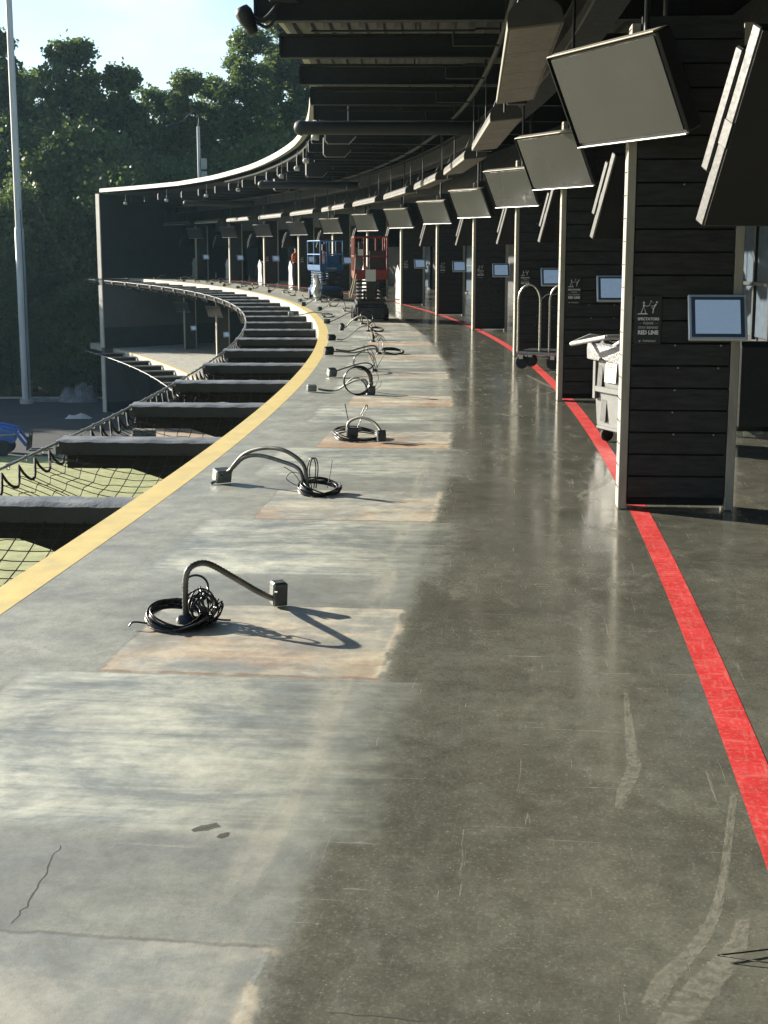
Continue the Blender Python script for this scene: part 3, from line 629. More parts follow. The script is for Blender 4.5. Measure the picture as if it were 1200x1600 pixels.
# ------------------------------------------------------------------ tablets beside the signs
tb = thing('tablet_screen', 'x', 'screen', (0, 0, 0), 0, 'tablets on the dividers')
TR = Matrix.Rotation(R_(-24), 3, 'X')
def tbx(name, c, d, m, bev=.004):
    return MB().box(TR @ Vector(c), d, TR, bev).build(name, m, tb)
tbx('housing', (0, 0, 0), (.36, .03, .30), M_tabframe, .006); tbx('bezel', (0, -.016, 0), (.325, .005, .265), M_tabinner, .002); tbx('glass', (0, -.0195, 0), (.275, .004, .222), M_tablet_sky, .001)
MB().box((0, .07, -.02), (.10, .12, .10)).build('bracket', M_steel_black, tb)
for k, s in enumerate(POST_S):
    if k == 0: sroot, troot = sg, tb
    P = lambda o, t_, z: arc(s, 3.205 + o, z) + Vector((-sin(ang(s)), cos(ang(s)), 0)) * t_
    L1 = 'black sign with two white figures on the %s divider from the camera' % ORD[k]; L2 = 'tilted tablet with painted pale blue sky reflection on the %s divider from the camera' % ORD[k]
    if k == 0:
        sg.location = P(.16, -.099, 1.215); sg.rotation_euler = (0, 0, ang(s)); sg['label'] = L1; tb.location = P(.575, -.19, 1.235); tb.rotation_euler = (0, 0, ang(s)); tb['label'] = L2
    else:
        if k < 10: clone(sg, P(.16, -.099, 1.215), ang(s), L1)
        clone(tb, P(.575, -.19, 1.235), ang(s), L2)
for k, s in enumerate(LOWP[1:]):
    clone(tb, arc(s, 3.0, LOW + 1.235) + Vector((0, -.14, 0)), ang(s), 'tablet with painted pale blue sky reflection on the lower deck, %s from the camera' % ORD[k])

# ------------------------------------------------------------------ televisions
def tv_frame(yaw, tilt, sign=-1):
    """matrix with columns right, normal(out of the screen)*-1 and up for a screen; yaw from -radial towards -tangent"""
    n = Vector((-cos(yaw), -sin(yaw), 0)); nn = Vector((n.x * cos(tilt), n.y * cos(tilt), -sin(tilt))); rt = Vector((0, 0, 1)).cross(n).normalized(); up = nn.cross(rt)
    if up.z < 0: up = -up
    return Matrix((rt, -nn, up)).transposed()
tva = thing('bay_television', 'x', 'television', (0, 0, 0), 0, 'televisions facing the tees')
MA = tv_frame(0.4768, 0.4189)
def ta(name, c, d, m, bev=.006, par=tva): return MB().box(MA @ Vector(c), d, MA, bev).build(name, m, par)
ta('shell', (0, .065, 0), (1.21, .11, .593), M_tvframe, .012); ta('screen', (0, .006, 0), (1.165, .008, .548), M_tvscreen, .002)
ta('edge_trim', (0, .03, .2985), (1.215, .075, .010), M_tvtrim, .003); ta('edge_trim', (0, .004, -.2985), (1.215, .03, .008), M_silver, .002); ta('edge_trim', (-.608, .004, 0), (.008, .025, .59), M_tvframe, .002)
ta('mount', (0, .19, 0), (.30, .16, .24), M_steel_black, .01)
MB().tube([MA @ Vector((0, .24, 0)), MA @ Vector((0, .24, 0)) + Vector((0, 0, 2.0))], .018, 8).build('drop_pole', M_pipe, tva)
MB().box(MA @ Vector((0, .22, -.15)) + Vector((.0, .1, -.06)), (.12, .42, .06)).build('arm', M_steel_black, tva)
tvb = thing('lounge_television', 'x', 'television', (0, 0, 0), 0, 'televisions facing the lounge')
MBm = tv_frame(math.pi - 1.107, 0.447)
W2, H2 = 1.32, .78
def tb2(name, c, d, m, bev=.006): return MB().box(MBm @ Vector(c), d, MBm, bev).build(name, m, tvb)
tb2('shell', (0, .035, 0), (W2, .06, H2), M_tvside, .006); tb2('screen', (0, .003, 0), (W2 - .012, .008, H2 - .012), M_darkglass, .002); tb2('back_box', (-.02, .09, .05), (W2 - .02, .055, H2 * .62), M_tvside, .008)
tb2('band', (0, .036, -.02), (W2 + .004, .064, .10), M_tvframe, .002)
MB().tube([MBm @ Vector((0, .14, 0)), MBm @ Vector((0, .14, 0)) + Vector((0, 0, 2.3))], .03, 8).build('drop_pole', M_steel_black, tvb)
left_edge = MBm @ Vector((-W2 / 2, 0, 0))
A_s = POST_S
for k, s in enumerate(A_s):
    loc = arc(s, 3.095, 2.573) + Vector((-sin(ang(s)), cos(ang(s)), 0)) * -.283; lab = 'grey-faced television above the %s divider from the camera' % ORD[k]
    if k == 0: tva.location = loc; tva.rotation_euler = (0, 0, ang(s)); tva['label'] = lab
    else: clone(tva, loc, ang(s), lab)
for k, s in enumerate([-19.4] + POST_S[:-1]):
    sb = s + 3.34; a = ang(sb); mid = arc(sb, 3.343, 2.09) - Matrix.Rotation(a, 3, 'Z') @ left_edge
    lab = 'large dark lounge television with grey sides cut by the right edge of the picture' if k == 0 else 'dark lounge television seen edge-on just beyond the %s divider from the camera' % ORD[k - 1]
    if k == 0: tvb.location = mid; tvb.rotation_euler = (0, 0, a); tvb['label'] = lab
    else: clone(tvb, mid, a, lab)
for k, s in enumerate(LOWP[:]):
    clone(tva, arc(s, 2.3, LOW + 2.45), ang(s), 'television on the lower deck above the %s divider from the camera' % ORD[k])

# ------------------------------------------------------------------ overhead heaters
ht = thing('patio_heater', 'x', 'heater', (0, 0, 0), 0, 'long heaters hung over the walkway')
HL = 4.9; prof = [(-.18, 0)] + [(-.18 * cos(math.pi * i / 10), .05 + .12 * sin(math.pi * i / 10)) for i in range(11)] + [(.18, 0)]
HT = Matrix.Rotation(R_(-6), 3, 'Y')
b = MB(); b.prism([(x, z + .012) for x, z in prof], 'y', .03, HL - .03); b.v = [tuple(HT @ Vector(v)) for v in b.v]; b.build('hood', M_heater_d, ht); b = MB().box((-.178, HL / 2, .02), (.012, HL - .06, .05)).box((.178, HL / 2, .02), (.012, HL - .06, .05)); b.v = [tuple(HT @ Vector(v)) for v in b.v]; b.build('lip', M_heater, ht)  # hood darkened in colour, leaving the paler lip as a thin sunlit edge
for y in (0, HL - .03):
    b = MB(); b.prism([(x * 1.02, z * 1.03) for x, z in prof], 'y', y, y + .03); b.v = [tuple(HT @ Vector(v)) for v in b.v]; b.build('end_cap', M_heater_d, ht)
for k in range(4):
    b = MB().box((0, .03 + (HL - .06) * (k + .5) / 4, 0), (.335, (HL - .06) / 4 - .02, .018), bev=.004); b.v = [tuple(HT @ Vector(v)) for v in b.v]; b.build('grille_panel', M_heater, ht)
for y in (.35, HL - .35):
    MB().tube([(0, y, .2), (0, y, 1.5)], .011, 6).tube([(-.12, y + .1, .18), (0, y, .5), (.12, y + .1, .18)], .006, 5).build('hanger', M_pipe, ht)
MB().box((.02, HL + .12, .05), (.20, .16, .14), bev=.01).tube([(-.1, HL + .04, .02), (-.1, HL + .04, -.1)], .012, 6).build('burner_box', M_pipe, ht)
for k in range(13):
    s = -12.0 + 6.75 * k; lab = '%s long tray-shaped heater hung over the walkway, counted from the camera' % ORD[k]
    if s > END_S - 6: break
    # lay each straight tray as a chord
    a0 = arc(s, 2.64, 3.10); a1 = arc(s + HL, 2.64, 3.10); rz = math.atan2(-(a1.x - a0.x), a1.y - a0.y)
    if k == 0: ht.location = a0; ht.rotation_euler = (0, 0, rz); ht['label'] = lab
    else: clone(ht, a0, rz, lab)

# ------------------------------------------------------------------ hanging ducts, speakers, lamps at the roof edge
du = thing('hanging_duct', 'x', 'duct', (0, 0, 0), 0, 'dark round ducts hung across the deck')
MB().tube([(-.30, 0, 0), (3.15, 0, 0)], .125, 14).build('pipe', M_speaker, du); MB().lathe([(.02, -.42), (.10, -.40), (.15, -.30), (.15, -.26)], (0, 0, 0), 14, 'x').build('end_cap', M_speaker, du)
for x in (.6, 2.6): MB().tube([(x, 0, .12), (x, 0, .42)], .01, 6).build('hanger', M_pipe, du)
for k, (s, lab) in enumerate(((5.6, 'nearest dark round duct hung across the deck below the roof beams'), (29.5, 'second dark round duct hung across the deck, above the lifts'), (50.5, 'farthest dark round duct hung across the deck'))):
    if k == 0: du.location = arc(s, 0, 3.90); du.rotation_euler = (0, 0, ang(s)); du['label'] = lab
    else: clone(du, arc(s, 0, 3.90), ang(s), lab)
sp = thing('speaker', 'x', 'speaker', (0, 0, 0), 0, 'speakers under the roof edge')
MB().prism([(-.30, .22), (.34, .22), (.34, -.08), (.20, -.22), (-.24, -.22), (-.30, -.16)], 'y', -.2, .2).build('cabinet', M_speaker, sp)
MB().prism([(.345, -.08), (.205, -.225), (.195, -.215), (.335, -.075)], 'y', -.205, .205).build('grille', M_steel, sp); MB().box((0, 0, .30), (.08, .08, .16)).build('bracket', M_steel_black, sp)
for k, (s, o, z) in enumerate(((8.7, .48, 4.05), (12.5, .55, 4.02), (22.5, .75, 4.05), (33, .9, 4.05))):
    lab = '%s dark six-sided speaker box under the roof edge, counted from the camera' % ORD[k]
    if k == 0: sp.location = arc(s, o, z); sp.rotation_euler = (0, 0, ang(s)); sp['label'] = lab
    else: clone(sp, arc(s, o, z), ang(s), lab)
sl = thing('edge_spotlight', 'x', 'lamp', (0, 0, 0), 0, 'small white spotlights under the roof edge')
MB().box((0, 0, .13), (.05, .05, .12)).box((0, 0, .0), (.04, .16, .03)).build('clamp', M_steel_black, sl)
MB().lathe([(.02, -.10), (.07, -.08), (.085, .06), (.075, .075), (.02, .06)], (-.02, 0, -.06), 12, 'x').build('head', M_white, sl); MB().tube([(0, 0, .19), (0, 0, .5)], .012, 6).build('stem', M_steel_black, sl)
for k, (s, o) in enumerate(((8.5, .03), (12.0, .08), (21, .35), (25, .45), (30, .5), (35, .6), (42, .6), (49, .45), (56, -.1), (62, -1.0))):
    lab = '%s small white spotlight clamped under the roof edge, counted from the camera' % ORD[k]
    if k == 0: sl.location = arc(s, o, 4.28); sl.rotation_euler = (0, 0, ang(s)); sl['label'] = lab
    else: clone(sl, arc(s, o, 4.28), ang(s), lab)
fl = thing('floodlight', 'black oval floodlight on a curved arm outside the roof edge', 'lamp', (-1.60, 17.3, 4.30))
b = MB(); b.lathe([(.01, -.10), (.10, -.095), (.13, -.05), (.12, .02), (.085, .10), (.07, .14), (.01, .145)], (0, 0, 0), 18, 'z'); rt = Matrix.Rotation(R_(-28), 3, 'Y') @ Matrix.Diagonal((.8, .8, 1.35))
b.v = [tuple(rt @ Vector((v[0], v[1], -v[2]))) for v in b.v]; b.build('head', M_steel_black, fl)
for k in range(6): MB().lathe([(.088 - k * .002, -.002), (.10 - k * .002, 0), (.088 - k * .002, .002)], (.02 + .01 * k, 0, -.02 - .022 * k), 14, 'z').build('cooling_fin', M_pipe, fl)
MB().tube(smooth_path([(.10, 0, .02), (.2, 0, -.02), (.30, 0, .06), (.38, 0, .17)], 6), .032, 8).tube(smooth_path([(.12, 0, -.05), (.24, 0, -.10), (.33, 0, 0), (.36, 0, .12)], 6), .02, 8).build('arm', M_steel_black, fl)
MB().box((.44, 0, .21), (.34, .12, .07), bev=.01).build('mount', M_steel_black, fl)

# ================================================================== SAFETY NET SHELF
NETW = 1.65; NZ = -.13
BR_S = [-15.4, -11.94, -8.56, -5.45, -2.5, .55]
while BR_S[-1] < END_S - 3: BR_S.append(BR_S[-1] + 3.3)
br = thing('net_bracket', 'x', 'bracket', (0, 0, 0), 0, 'padded net brackets along the deck edge')
MB().prism([(-NETW + .03, -.05), (-.02, -.05), (-.02, -.75), (-.55, -.42), (-1.0, -.27), (-NETW + .03, -.27)], 'y', -.03, .03).build('plate', M_blackcloth, br)
# padded sleeve, its top slightly wrinkled and coloured as sunlit, its sides as shaded
random.seed(8); vs = []; fs = []; NX, NP = 40, 9; xs = [-NETW - .03 + (NETW + .01) * i / NX for i in range(NX + 1)]
def pad_z(x, t): return .02 - .022 * (2 * t - 1) ** 6 + mnoise.noise(Vector((x * 4.0, t * 2.5, 3))) * .012 + mnoise.noise(Vector((x * 12.0, t * 3, 8))) * .006
for x in xs:
    for j in range(NP): vs.append((x, -.19 + .38 * j / (NP - 1), pad_z(x, j / (NP - 1))))
b = MB(); b.add(vs, [(i * NP + j, i * NP + j + 1, (i + 1) * NP + j + 1, (i + 1) * NP + j) for i in range(NX) for j in range(NP - 1)], True)
b2 = MB()
for sg_, t_ in ((-1, 0), (1, 1)):
    b2.add([p for x in xs for p in ((x, sg_ * .19, pad_z(x, t_)), (x, sg_ * (.19 + .004 * sin(x * 19)), -.12))], [(2 * i, 2 * i + 1, 2 * i + 3, 2 * i + 2) for i in range(NX)])
b2.add([(xs[0], -.19, -.12), (xs[0], .19, -.12), (xs[0], .19, pad_z(xs[0], 1)), (xs[0], -.19, pad_z(xs[0], 0))], [(0, 1, 2, 3)]); b2.add([(xs[0], -.19, -.12), (xs[0], .19, -.12), (xs[-1], .19, -.12), (xs[-1], -.19, -.12)], [(0, 1, 2, 3)])
b2.build('skirt', M_pad_shade, br); b.build('pad', M_pad_lit, br)
for k, s in enumerate(BR_S):
    lab = '%s black padded bracket holding the net beyond the yellow line, counted from the camera' % ORD[k]
    loc = arc(s, 0, NZ)
    if k == 0: br.location = loc; br.rotation_euler = (0, 0, ang(s)); br['label'] = lab
    else: clone(br, loc, ang(s), lab)
LBR = [30 + 3.3 * k for k in range(11)]
lb = thing('net_bracket', 'x', 'bracket', (0, 0, 0), 0, 'net brackets along the lower deck edge')
MB().box((-.85, 0, -.03), (1.66, .30, .06), bev=.01).build('pad', M_pad_lit, lb); MB().prism([(-1.6, -.06), (-.04, -.06), (-.04, -.4)], 'y', -.03, .03).build('plate', M_blackcloth, lb)
for k, s in enumerate(LBR):
    lab = '%s black bracket of the net along the lower deck, counted from the camera' % ORD[k]
    if k == 0: lb.location = arc(s, -1.2, LOW - .1); lb.rotation_euler = (0, 0, ang(s)); lb['label'] = lab
    else: clone(lb, arc(s, -1.2, LOW - .1), ang(s), lab)
cab = thing('net_cable', 'steel cable along the outer edge of the upper net', 'cable')
def cable_pts(s0, s1, o, z, st=.55): return [arc(s0 + (s1 - s0) * i / int((s1 - s0) / st), o, z) for i in range(int((s1 - s0) / st) + 1)]
MB().tube(cable_pts(-20, 69, -NETW, NZ), .013, 6).build('wire_rope', M_cable, cab)
cab2 = thing('net_cable', 'steel cable along the outer edge of the lower net', 'cable')
MB().tube(cable_pts(26, 65.6, -1.2 - NETW, LOW - .1), .02, 6).build('wire_rope', M_cable, cab2)
ring_me = MB(); ring_me.tube([(.016 * cos(a), .0, .022 * sin(a) - .012) for a in [2 * math.pi * i / 10 for i in range(11)]], .005, 6).tube([(0, -.018, .004), (0, .018, .004)], .018, 6); ring_me = ring_me.mesh('shackle', M_white)
for k in range(1, 24):                                                     # the shackles that show singly, along the near cable
    for i in range(7):
        s = BR_S[k - 1] + (BR_S[k] - BR_S[k - 1]) * (i + .5) / 7 if k < len(BR_S) else None
        if s is not None and k < 16: link('shackle', ring_me, cab, arc(s, -NETW, NZ), ang(s))
for i in range(23): s = 30 + 1.55 * i; link('shackle', ring_me, cab2, arc(s, -1.2 - NETW, LOW - .1), ang(s)).scale = (1.6, 1.6, 1.6)
for k in range(len(BR_S) - 1):
    s0, s1 = BR_S[k] + .12, BR_S[k + 1] - .12; nt = thing('safety_net', 'black mesh net sagging between the %s and %s padded brackets' % (ORD[k], ORD[k + 1]), 'net', (0, 0, 0), 0, 'nets between the brackets')
    dense = k < 6; stp = .135 if dense else .4; rad = .0042 if dense else .006
    n1, n2 = max(2, int((s1 - s0) / stp)), max(2, int((NETW - .1) / stp)); mesh = MB(); random.seed(k)
    def np_(u, v):
        w = mnoise.noise(Vector((u * 4 + k * 9, v * 3, 0))) * .03
        sc = (.5 - .5 * cos(2 * math.pi * (u * 7))) if v > .6 else 0
        o = -.03 - (NETW - .05 - sc * .07 * (v - .6) / .4) * v
        return arc(s0 + (s1 - s0) * u + w, o + w * .5, NZ - .07 - .34 * (4 * u * (1 - u)) ** .8 * math.sin(math.pi * min(1, .15 + v * .8)) + w - .05 * v * sc)
    for i in range(n1 + 1): mesh.tube([np_(i / n1, j / 12) for j in range(13)], rad, 4, False)
    for j in range(n2 + 1): mesh.tube([np_(i / 24, j / n2) for i in range(25)], rad, 4, False)
    mesh.build('mesh', M_net, nt)
    rope = []
    for i in range(57):
        u = i / 56; rope.append(arc(s0 + (s1 - s0) * u, -NETW + .02 + .05 * abs(sin(math.pi * 7 * u)), NZ - .035 - .15 * abs(sin(math.pi * 7 * u)) ** .8))
    MB().tube(rope, .013, 6).build('edge_rope', M_net, nt)

# ================================================================== CABLE STUBS LEFT IN THE FLOOR
def ring(mb, c, r, turns, tilt, az, rad, jit=.02, ell=1.0, n=28, seed=0):
    rn = random.Random(seed); Rm = Matrix.Rotation(az, 3, 'Z') @ Matrix.Rotation(tilt, 3, 'X'); pts = []; low = 1e9
    for i in range(turns * n + 1):
        a = 2 * math.pi * i / n; tt = i // n; rr = r * (1 + jit * 2 * sin(a * .37 + tt * 1.7)); p = Rm @ Vector((rr * cos(a) * ell, rr * sin(a), jit * .45 * sin(a * 1.3 + tt * 2.1) + rn.uniform(-1, 1) * jit * .03)); pts.append(p); low = min(low, p.z)
    c = Vector(c); c.z = c.z - low + rad if c.z == 0 else c.z
    mb.tube([p + c for p in pts], rad, 5)
def conduit(ctrl, rad, m, par, ribbed=True):
    P = smooth_path(ctrl, 14 if ribbed else 8); rs = rad
    if ribbed:
        Q = []; rs = []; d = 0
        step = rad * .55; Q = [P[0]]; acc = 0
        for a, b_ in zip(P, P[1:]):
            L = (b_ - a).length; t = step - acc
            while t < L: Q.append(a + (b_ - a) * (t / L)); t += step
            acc = (acc + L) % step
        P = Q; rs = [rad * (1.0 if i % 2 else .82) for i in range(len(P))]
    return MB().tube(P, rs, 8).build('conduit', m, par)
def jbox(par, c, rz, tilt, size=(.10, .06, .11), m=None):
    o = bpy.data.objects.new('junction_box', MB().box((0, 0, 0), size, bev=.008).mesh('junction_box', m or M_jbox)); COL.objects.link(o); o.parent = par
    o.rotation_euler = (tilt, 0, rz); Rm = o.rotation_euler.to_matrix()
    low = min((Rm @ Vector((sx * size[0] / 2, sy * size[1] / 2, sz * size[2] / 2))).z for sx in (-1, 1) for sy in (-1, 1) for sz in (-1, 1))
    o.location = (c[0], c[1], -low + .004 + (c[2] if len(c) > 2 else 0))
    MB().box((0, -size[1] / 2 - .004, 0), (size[0] * .94, .007, size[2] * .94), bev=.003).build('cover', m or M_jbox, o); MB().tube([(-.03, -.04, .02), (-.03, -.075, .03)], .006, 6).build('fitting', M_jbox_d, o)
    return o
STUB_G = 'cable stubs left in the deck'
def stub(s, o, label):
    t = thing('cable_stub', label, 'cables', arc(s, o, .002), ang(s), STUB_G); MB().lathe([(.045, 0), (.045, .012), (.03, .03), (.012, .03)], (0, 0, 0), 14).build('floor_fitting', M_jbox_d, t); return t
def loose(par, *paths, r=.003, m=None):
    for p in paths: MB().tube(smooth_path(p, 8), r, 5).build('loose_wire', m or M_wire, par)
# nearest
t = stub(-15.64, 1.08, 'nearest cable stub, thick ribbed conduit arching right over a big black coil')
conduit([(0, 0, 0), (.0, .0, .11), (.004, .002, .20), (.02, .012, .245), (.06, .045, .262), (.105, .085, .245), (.19, .165, .17), (.28, .245, .09), (.345, .305, .04)], .0155, M_conduit, t)
jbox(t, (.365, .325), .55, .10, (.07, .06, .115), M_jbox_m); b = MB()
for i, (cx_, cy_, rr, tl, az) in enumerate(((-.02, -.06, .118, .20, .2), (-.035, -.05, .114, .26, .35), (-.015, -.07, .122, .16, .1), (-.04, -.055, .110, .30, .25), (-.025, -.06, .12, .23, .6), (-.03, -.06, .116, .28, .9))): ring(b, (cx_, cy_, 0), rr, 2, tl, az, .0055, .03, 1.08, 30, i)
b.build('cable_coil', M_rubber, t); b = MB()
for i, (cx_, cy_, cz_, rr, tl, az) in enumerate(((.07, .0, .075, .065, 1.1, .3), (.09, .0, .065, .06, .7, 1.2), (.08, .02, .08, .065, .9, 2.2), (.10, .0, .06, .055, .5, .7), (.06, .03, .075, .055, 1.2, 2.8))): ring(b, (cx_, cy_, cz_), rr, 2, tl, az, .0045, .09, 1.0, 22, i + 9)
ring(b, (.045, .02, .155), .055, 1, 1.45, .25, .0055, .03); b.build('cable_tangle', M_rubber, t)
loose(t, [(-.14, -.12, .02), (-.2, -.14, .03), (-.22, -.15, .012)], [(.1, 0, .03), (.16, -.02, .02), (.2, .02, .008)], r=.0045, m=M_rubber)
# second
t = stub(-12.17, 1.12, 'second cable stub, two conduits arching left from a small flat black coil')
conduit([(0, .0, 0), (0, 0, .10), (-.03, .02, .20), (-.15, .07, .275), (-.30, .16, .285), (-.46, .25, .235), (-.56, .30, .14), (-.60, .33, .075)], .0155, M_conduit, t)
conduit([(-.02, .01, 0), (-.03, .01, .10), (-.07, .04, .165), (-.2, .12, .20), (-.36, .2, .225), (-.48, .26, .20), (-.57, .31, .12), (-.63, .34, .07)], .0155, M_conduit, t)
jbox(t, (-.66, .35), .6, .25, (.12, .085, .09)); MB().tube([(-.70, .31, .02), (-.73, .28, .004)], .011, 6).build('fitting', M_jbox, t); b = MB()
for i in range(4): ring(b, (.085 + .006 * i, -.04, 0), .125 + .006 * (i % 3), 2, .16 + .04 * i, .3 * i, .0055, .03, 1.05, 28, i)
b.build('cable_coil', M_rubber, t)
for i, (x, tl, az) in enumerate(((.02, 1.45, .1), (.035, 1.5, .25))):
    MB().tube(smooth_path([(x, 0, .03), (x - .015, .01, .14), (x + .0, .02, .225), (x + .03, .01, .235), (x + .045, 0, .17), (x + .03, 0, .03)], 8), .0045, 5).build('cable_loop', M_rubber, t)
loose(t, [(.14, .02, .03), (.16, .03, .12), (.175, .04, .22)], [(-.02, .03, .03), (-.1, .05, .05), (-.15, .06, .09), (-.1, .07, .13), (0, .05, .10)], [(-.03, .02, .04), (-.1, .08, .12), (-.17, .1, .16)])
# third
t = stub(-9.30, 1.17, 'third cable stub, flat black coil with a conduit arching right to a dark box')
conduit([(-.04, .0, 0), (-.045, 0, .09), (-.02, .0, .15), (.08, -.04, .19), (.20, -.12, .155), (.265, -.2, .09), (.27, -.24, .06)], .014, M_conduit_l, t)
jbox(t, (.275, -.27), .25, -.15, (.075, .06, .10), M_jbox_d); b = MB()
for i in range(3): ring(b, (.05, -.05, 0), .185 + .008 * i, 2, .08 + .05 * i, .4 * i, .0055, .02, 1.05, 30, i)
b.build('cable_coil', M_rubber, t); MB().box((0, 0, .05), (.10, .06, .09), bev=.01).build('terminal_block', M_jbox_d, t)
loose(t, [(-.02, .02, .05), (-.05, .05, .2), (-.07, .06, .3)], [(.03, .02, .05), (.08, .04, .18), (.13, .05, .27), (.115, .05, .285), (.07, .03, .2)], r=.0045, m=M_rubber)
# fourth
t = stub(-5.47, 1.10, 'fourth cable stub, black coil standing upright with a pale conduit running left')
conduit([(.0, 0, 0), (-.02, 0, .1), (-.06, .03, .17), (-.16, .08, .16), (-.27, .14, .11), (-.38, .2, .04), (-.50, .26, .02), (-.62, .3, .035)], .014, M_conduit_l, t)
conduit([(-.03, 0, 0), (-.06, .02, .13), (-.18, .1, .19), (-.3, .16, .10), (-.42, .22, .03), (-.6, .28, .03)], .010, M_conduit, t, False)
jbox(t, (-.70, .30), .3, .2, (.11, .07, .075)); b = MB()
for i in range(5): ring(b, (-.15 + .006 * i, -.03 + .01 * i, .165), .148 + .004 * i, 1, 1.40 + .03 * i, .08 * i, .0055, .02, 1.0, 30, i)
b.build('cable_coil', M_rubber, t); MB().box((.03, 0, .05), (.07, .07, .10), bev=.012).build('terminal_block', M_jbox_d, t)
loose(t, [(.03, 0, .08), (.0, .03, .2), (.06, .03, .27), (.1, .02, .18), (.05, 0, .08)], [(.05, 0, .05), (.12, .02, .1), (.13, .03, .16)], [(.05, 0, .06), (.1, .05, .2)], [(.08, 0, .03), (.3, -.1, .012), (.45, -.14, .006)])
# fifth
t = stub(-2.25, 1.05, 'fifth cable stub, loose wires and tangled loops with a pale box at its left')
conduit([(0, 0, 0), (-.05, -.02, .1), (-.16, -.25, .13), (-.3, -.5, .11), (-.42, -.75, .09), (-.5, -.9, .07)], .010, M_conduit, t, False)
jbox(t, (-.54, -.95), .5, .4, (.115, .085, .10), M_jbox); b = MB()
for i in range(4): ring(b, (-.14, .02, .14), .115, 1, 1.2 + .1 * i, .15 * i, .0055, .05, 1.2, 26, i)
b.build('cable_coil', M_rubber, t)
loose(t, [(.02, 0, .03), (-.05, .02, .2), (-.1, .03, .3), (-.06, .03, .31), (.0, .02, .2), (.04, 0, .04)], [(.03, 0, .04), (.1, .03, .17), (.16, .04, .26)], [(-.14, .03, .25), (-.145, .03, .36)], r=.005, m=M_rubber)
loose(t, [(.03, 0, .02), (.12, -.02, .03), (.22, -.02, .015)], [(-.26, .03, .15), (-.3, .02, .1), (-.26, .0, .04)])
# sixth
t = stub(1.05, 1.09, 'sixth cable stub, two pale conduits running left and a flat ring at its right')
conduit([(-.02, 0, 0), (-.04, -.01, .10), (-.12, -.03, .135), (-.3, -.1, .10), (-.46, -.17, .06), (-.58, -.22, .07), (-.70, -.27, .09)], .013, M_conduit, t, False)
conduit([(-.05, .02, 0), (-.06, .0, .08), (-.2, -.05, .07), (-.4, -.14, .03), (-.6, -.22, .05), (-.72, -.27, .06)], .013, M_conduit_l, t, False)
jbox(t, (-.80, -.3), .4, .5, (.15, .09, .11), M_jbox_d); b = MB()
for i in range(4): ring(b, (.22, -.02, 0), .15 + .006 * i, 2, .14 + .03 * i, .2 * i, .006, .02, 1.08, 28, i)
b.build('cable_coil', M_rubber, t); loose(t, [(.0, 0, .03), (-.02, .02, .16), (.02, .2, .25)], [(.05, 0, .03), (.06, .03, .14), (.03, .2, .25)], r=.005, m=M_rubber)
# seventh
t = stub(4.1, 1.02, 'seventh cable stub, one thin conduit rising from a box at the left')
conduit([(-.0, 0, 0), (-.02, 0, .2), (-.1, .02, .29), (-.25, .06, .25), (-.4, .12, .13), (-.55, .2, .03), (-.66, .26, .03)], .010, M_conduit, t, False)
jbox(t, (-.76, .3), .4, .4, (.15, .09, .09), M_jbox_d)
for i in range(5): loose(t, [(.0, 0, .03), (.02 + .02 * i, .0, .2 - .02 * i), (.06 + .03 * i, -.03 * i, .1), (.1 + .03 * i, -.05 * i, .012)], r=.006, m=M_rubber)
loose(t, [(-.02, 0, .03), (-.12, -.02, .02), (-.25, -.02, .012)], [(-.03, 0, .03), (-.08, .0, .14), (-.12, 0, .01)], [(.1, 0, .02), (.35, -.06, .03), (.5, -.1, .008)])
# eighth
t = stub(7.4, 1.02, 'eighth cable stub, pale conduit arching left in front of the red lift')
conduit([(0, 0, 0), (.0, 0, .2), (-.06, .02, .30), (-.2, .1, .30), (-.34, .2, .20), (-.44, .25, .09), (-.5, .28, .05)], .013, M_conduit_l, t, False)
jbox(t, (-.54, .3), .5, .5, (.09, .09, .13), M_jbox_d); b = MB()
for i in range(3): ring(b, (.19, 0, 0), .12, 2, .2 + .04 * i, .2 * i, .006, .03, 1.1, 26, i)
b.build('cable_coil', M_rubber, t); loose(t, [(0, 0, .05), (.06, .0, .13), (.12, 0, .02)], [(.02, 0, .03), (.1, .02, .18), (.16, .02, .1)], r=.005, m=M_rubber)
# the rest, farther along
random.seed(21); sx = 10.3; k = 8
while sx < 66 and k < 24:
    side = -1 if random.random() < .75 else 1; L = random.uniform(.45, .85); hgt = random.uniform(.12, .34)
    where = 'beside the lifts' if sx < 28 else 'on the far bend of the deck'
    t = stub(sx, random.uniform(.95, 1.1) if not 10.8 < sx < 13.8 else .3, '%s cable stub from the camera, small and dark, %s' % (ORD[k], where))
    conduit([(0, 0, 0), (side * .02, 0, hgt * .7), (side * L * .35, .05, hgt), (side * L * .7, .12, hgt * .55), (side * L, .2, .04)], .013, random.choice((M_conduit, M_conduit_l)), t, False)
    jbox(t, (side * (L + .06), .22), random.uniform(0, 1), random.uniform(-.3, .5), (.13, .09, .10), random.choice((M_jbox, M_jbox_d, M_jbox_d)))
    b = MB(); upr = random.random() < .4
    for i in range(3): ring(b, (-side * .1, -.02, .15 if upr else 0), .13 + .01 * i, 1, (1.3 if upr else .15) + .05 * i, .3 * i, .007, .03, 1.1, 22, i)
    b.build('cable_coil', M_rubber, t); sx += 3.4; k += 1

